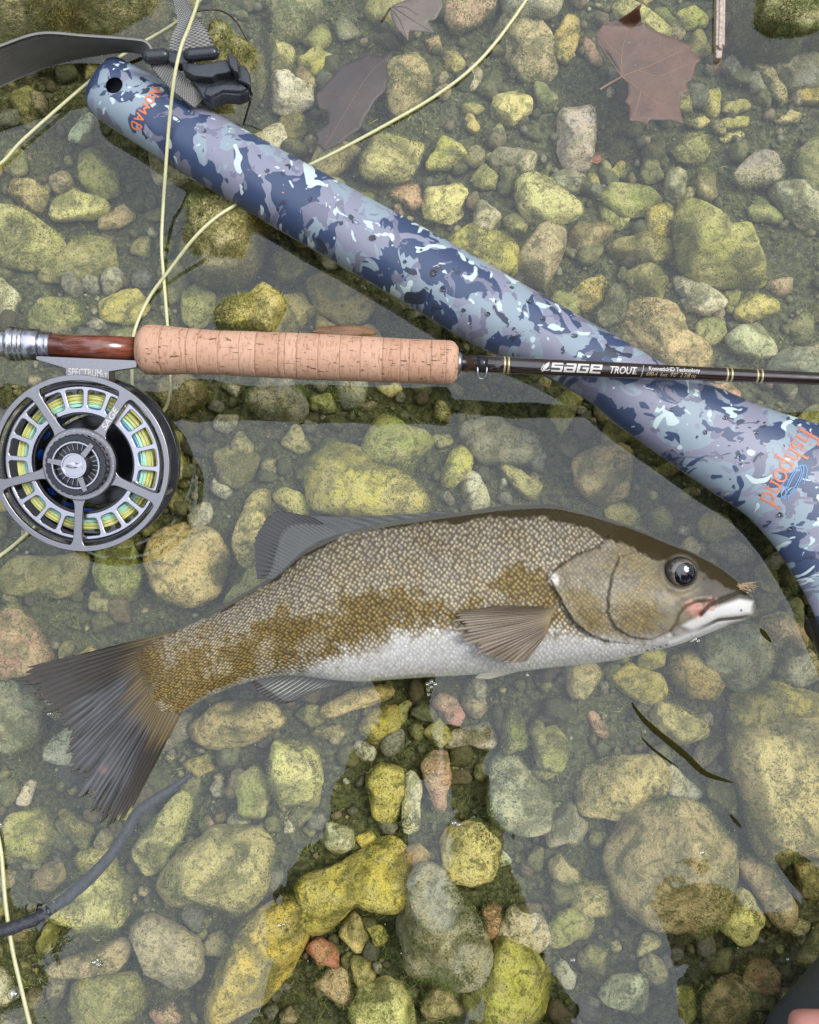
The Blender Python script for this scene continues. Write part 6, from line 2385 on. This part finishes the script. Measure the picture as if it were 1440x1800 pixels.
# companion: knee in slate waders in the water, hand resting over it
kn = P(1462, 1812, 0.0)
tip = P(1353, 1800, 0.092)
hz = 0.105
j = {
    'pelvis': (0.62, -0.55, 0.50, 0.15), 'waist': (0.64, -0.56, 0.68, 0.14), 'chest': (0.60, -0.50, 0.92, 0.15), 'neckb': (0.56, -0.45, 1.08, 0.065), 'neck': (0.54, -0.43, 1.13, 0.055), 'head': (0.50, -0.40, 1.22, 0.085), 'crown': (0.48, -0.38, 1.30, 0.07),
    'sh1': (0.44, -0.46, 1.02, 0.07), 'el1': (0.40, -0.42, 0.72, 0.05), 'wr1': (0.42, -0.44, 0.50, 0.035), 'ha1': (0.44, -0.42, 0.42, 0.035),
    'sh2': (0.72, -0.40, 1.00, 0.07), 'el2': (0.62, -0.28, 0.56, 0.052), 'fa2': (0.42, -0.215, 0.22, 0.036), 'wr2': (0.315, -0.19, 0.145, 0.030), 'pa2': (0.275, -0.178, 0.126, (0.030, 0.019)), 'kn2': (0.246, -0.172, 0.115, (0.028, 0.014)),
    'hip1': (0.56, -0.50, 0.46, 0.10), 'knee': (float(kn[0]) + 0.005, float(kn[1]), 0.0, 0.11), 'shin': (0.45, -0.46, -0.03, 0.06), 'foot': (0.62, -0.62, -0.04, 0.05),
    'hip2': (0.70, -0.48, 0.46, 0.10), 'kne2': (0.66, -0.12, 0.42, 0.075), 'ank2': (0.70, -0.20, 0.02, 0.05), 'toe2': (0.62, -0.12, -0.03, 0.045),
}
bones = [('pelvis', 'waist'), ('waist', 'chest'), ('chest', 'neckb'), ('neckb', 'neck'), ('neck', 'head'), ('head', 'crown'), ('chest', 'sh1'), ('sh1', 'el1'), ('el1', 'wr1'), ('wr1', 'ha1'),
         ('chest', 'sh2'), ('sh2', 'el2'), ('el2', 'fa2'), ('fa2', 'wr2'), ('wr2', 'pa2'), ('pa2', 'kn2'), ('pelvis', 'hip1'), ('hip1', 'knee'), ('knee', 'shin'), ('shin', 'foot'),
         ('pelvis', 'hip2'), ('hip2', 'kne2'), ('kne2', 'ank2'), ('ank2', 'toe2')]
# five fingers from the knuckles; the forefinger is the one that reaches into the picture
FG = {
    'index': [(0.236, -0.156, 0.112, 0.0098), (0.208, float(tip[1]) + 0.001, 0.104, 0.0088), (float(tip[0]) + 0.016, float(tip[1]), 0.097, 0.0082), (float(tip[0]) + 0.007, float(tip[1]) - 0.0003, 0.0925, 0.0076)],
    'middle': [(0.232, -0.176, 0.116, 0.0100), (0.204, -0.184, 0.112, 0.0090), (0.186, -0.187, 0.100, 0.0084), (0.178, -0.188, 0.090, 0.0075)],
    'ring': [(0.236, -0.192, 0.112, 0.0095), (0.212, -0.203, 0.106, 0.0086), (0.197, -0.207, 0.094, 0.0080), (0.191, -0.208, 0.085, 0.0072)],
    'little': [(0.246, -0.206, 0.106, 0.0085), (0.226, -0.218, 0.099, 0.0076), (0.215, -0.222, 0.090, 0.0070), (0.210, -0.223, 0.083, 0.0064)],
    'thumb': [(0.276, -0.150, 0.112, 0.0115), (0.258, -0.128, 0.100, 0.0105), (0.244, -0.114, 0.092, 0.0098), (0.236, -0.106, 0.087, 0.0085)],
}
for k, ch in FG.items():
    prev = 'pa2' if k == 'thumb' else 'kn2'
    for i, q in enumerate(ch):
        j[k + str(i)] = q
        bones.append((prev, k + str(i)))
        prev = k + str(i)


def skin2(c_):
    if c_[0] < 0.345 and c_[2] > 0.075:
        return 0
    if c_[2] > 1.10 and c_[0] < 0.62:
        return 0
    return 2 if c_[2] < 0.62 and not (c_[0] < 0.58 and c_[2] > 0.12 and c_[1] > -0.3) else 1


figure('person', j, bones, 'companion kneeling in slate waders with a bare finger over the wet knee', skin2, [skin, shirt, wader])

# ------------------------------------------------------------------ conifer on the bank behind
rg = np.random.default_rng(77)
tp = P(58, 1640, -9.0)
tx, ty = float(tp[0]), float(tp[1])
tz = float(zbed(tx, ty)) - 0.05
tree = empty('conifer_tree', (tx, ty, tz))
tag(tree, 'tall dark conifer on the bank mirrored beside the lower fly line', 'tree')
tpt = np.array([[0, 0, 0], [0.02, 0.01, 3], [0, 0.02, 6], [0, 0, 9 - tz]])
tr = ob('trunk', tube_mesh('trunk', crom(tpt, 20), np.linspace(0.16, 0.015, 20), 12), bark_mat('bark', (0.03, 0.022, 0.015), (0.08, 0.06, 0.04)), tree)
v, f, bb = [], [], 0
for k in range(260):
    h = 1.2 + (8.9 - tz - 1.2) * rg.uniform() ** 0.8
    R_ = 0.16 + (9 - tz - h) * 0.27 * rg.uniform(0.75, 1.1)
    az = rg.uniform(0, 6.283)
    for i in range(16):
        t = rg.uniform(0.15, 1)
        c0 = np.array([math.cos(az) * R_ * t, math.sin(az) * R_ * t, h - 0.22 * R_ * t])
        dr_ = np.array([math.cos(az + rg.normal(0, 0.7)), math.sin(az + rg.normal(0, 0.7)), rg.normal(-0.2, 0.3)])
        sd2 = np.cross(dr_, rg.normal(size=3))
        sd2 /= np.linalg.norm(sd2) + 1e-9
        L_ = rg.uniform(0.14, 0.34)
        v += [c0 - sd2 * 0.045, c0 + sd2 * 0.045, c0 + dr_ * L_]
        f.append([bb, bb + 1, bb + 2])
        bb += 3
ob('crown', mesh_np('crown', np.array(v), np.array(f), False), plain('conifer_needles', (0.020, 0.032, 0.010), 0.7, 0.3, 8), tree)

# unseen conifers added in a ring to block the low sky
cr_me = [c_ for c_ in tree.children]
for k, (az, rd_, sc_) in enumerate([(a_, r_, s_) for a_, r_, s_ in (
        (8, 6.8, .80), (32, 7.0, .78), (57, 6.6, .74), (84, 6.2, .66), (108, 5.8, .72), (131, 5.4, .80), (152, 5.2, .92), (172, 5.4, .98), (192, 5.6, .92), (238, 5.2, .95), (262, 5.4, .85), (286, 5.9, .80), (312, 6.4, .80), (338, 6.8, .78),
        (20, 8.6, 1.0), (70, 8.2, .9), (120, 7.4, .95), (180, 7.4, 1.1), (250, 7.2, 1.0), (300, 8.0, .95), (350, 8.8, 1.0), (45, 8.8, 1.0), (96, 8.0, .85), (215, 7.6, 1.0))]):
    t_ = math.radians(az)
    x_, y_ = rd_ * math.sin(t_), rd_ * math.cos(t_)
    e_ = tree.copy()
    COL.objects.link(e_)
    e_.location = (x_, y_, float(zbed(x_, y_)) - 0.05)
    e_.rotation_euler = (0, 0, k * 1.7)
    e_.scale = (sc_, sc_, sc_)
    tag(e_, 'dark conifer added out of view to block the low sky', 'tree', 'added conifers blocking the low sky')
    for c_ in cr_me:
        d_ = c_.copy()
        COL.objects.link(d_)
        d_.parent = e_
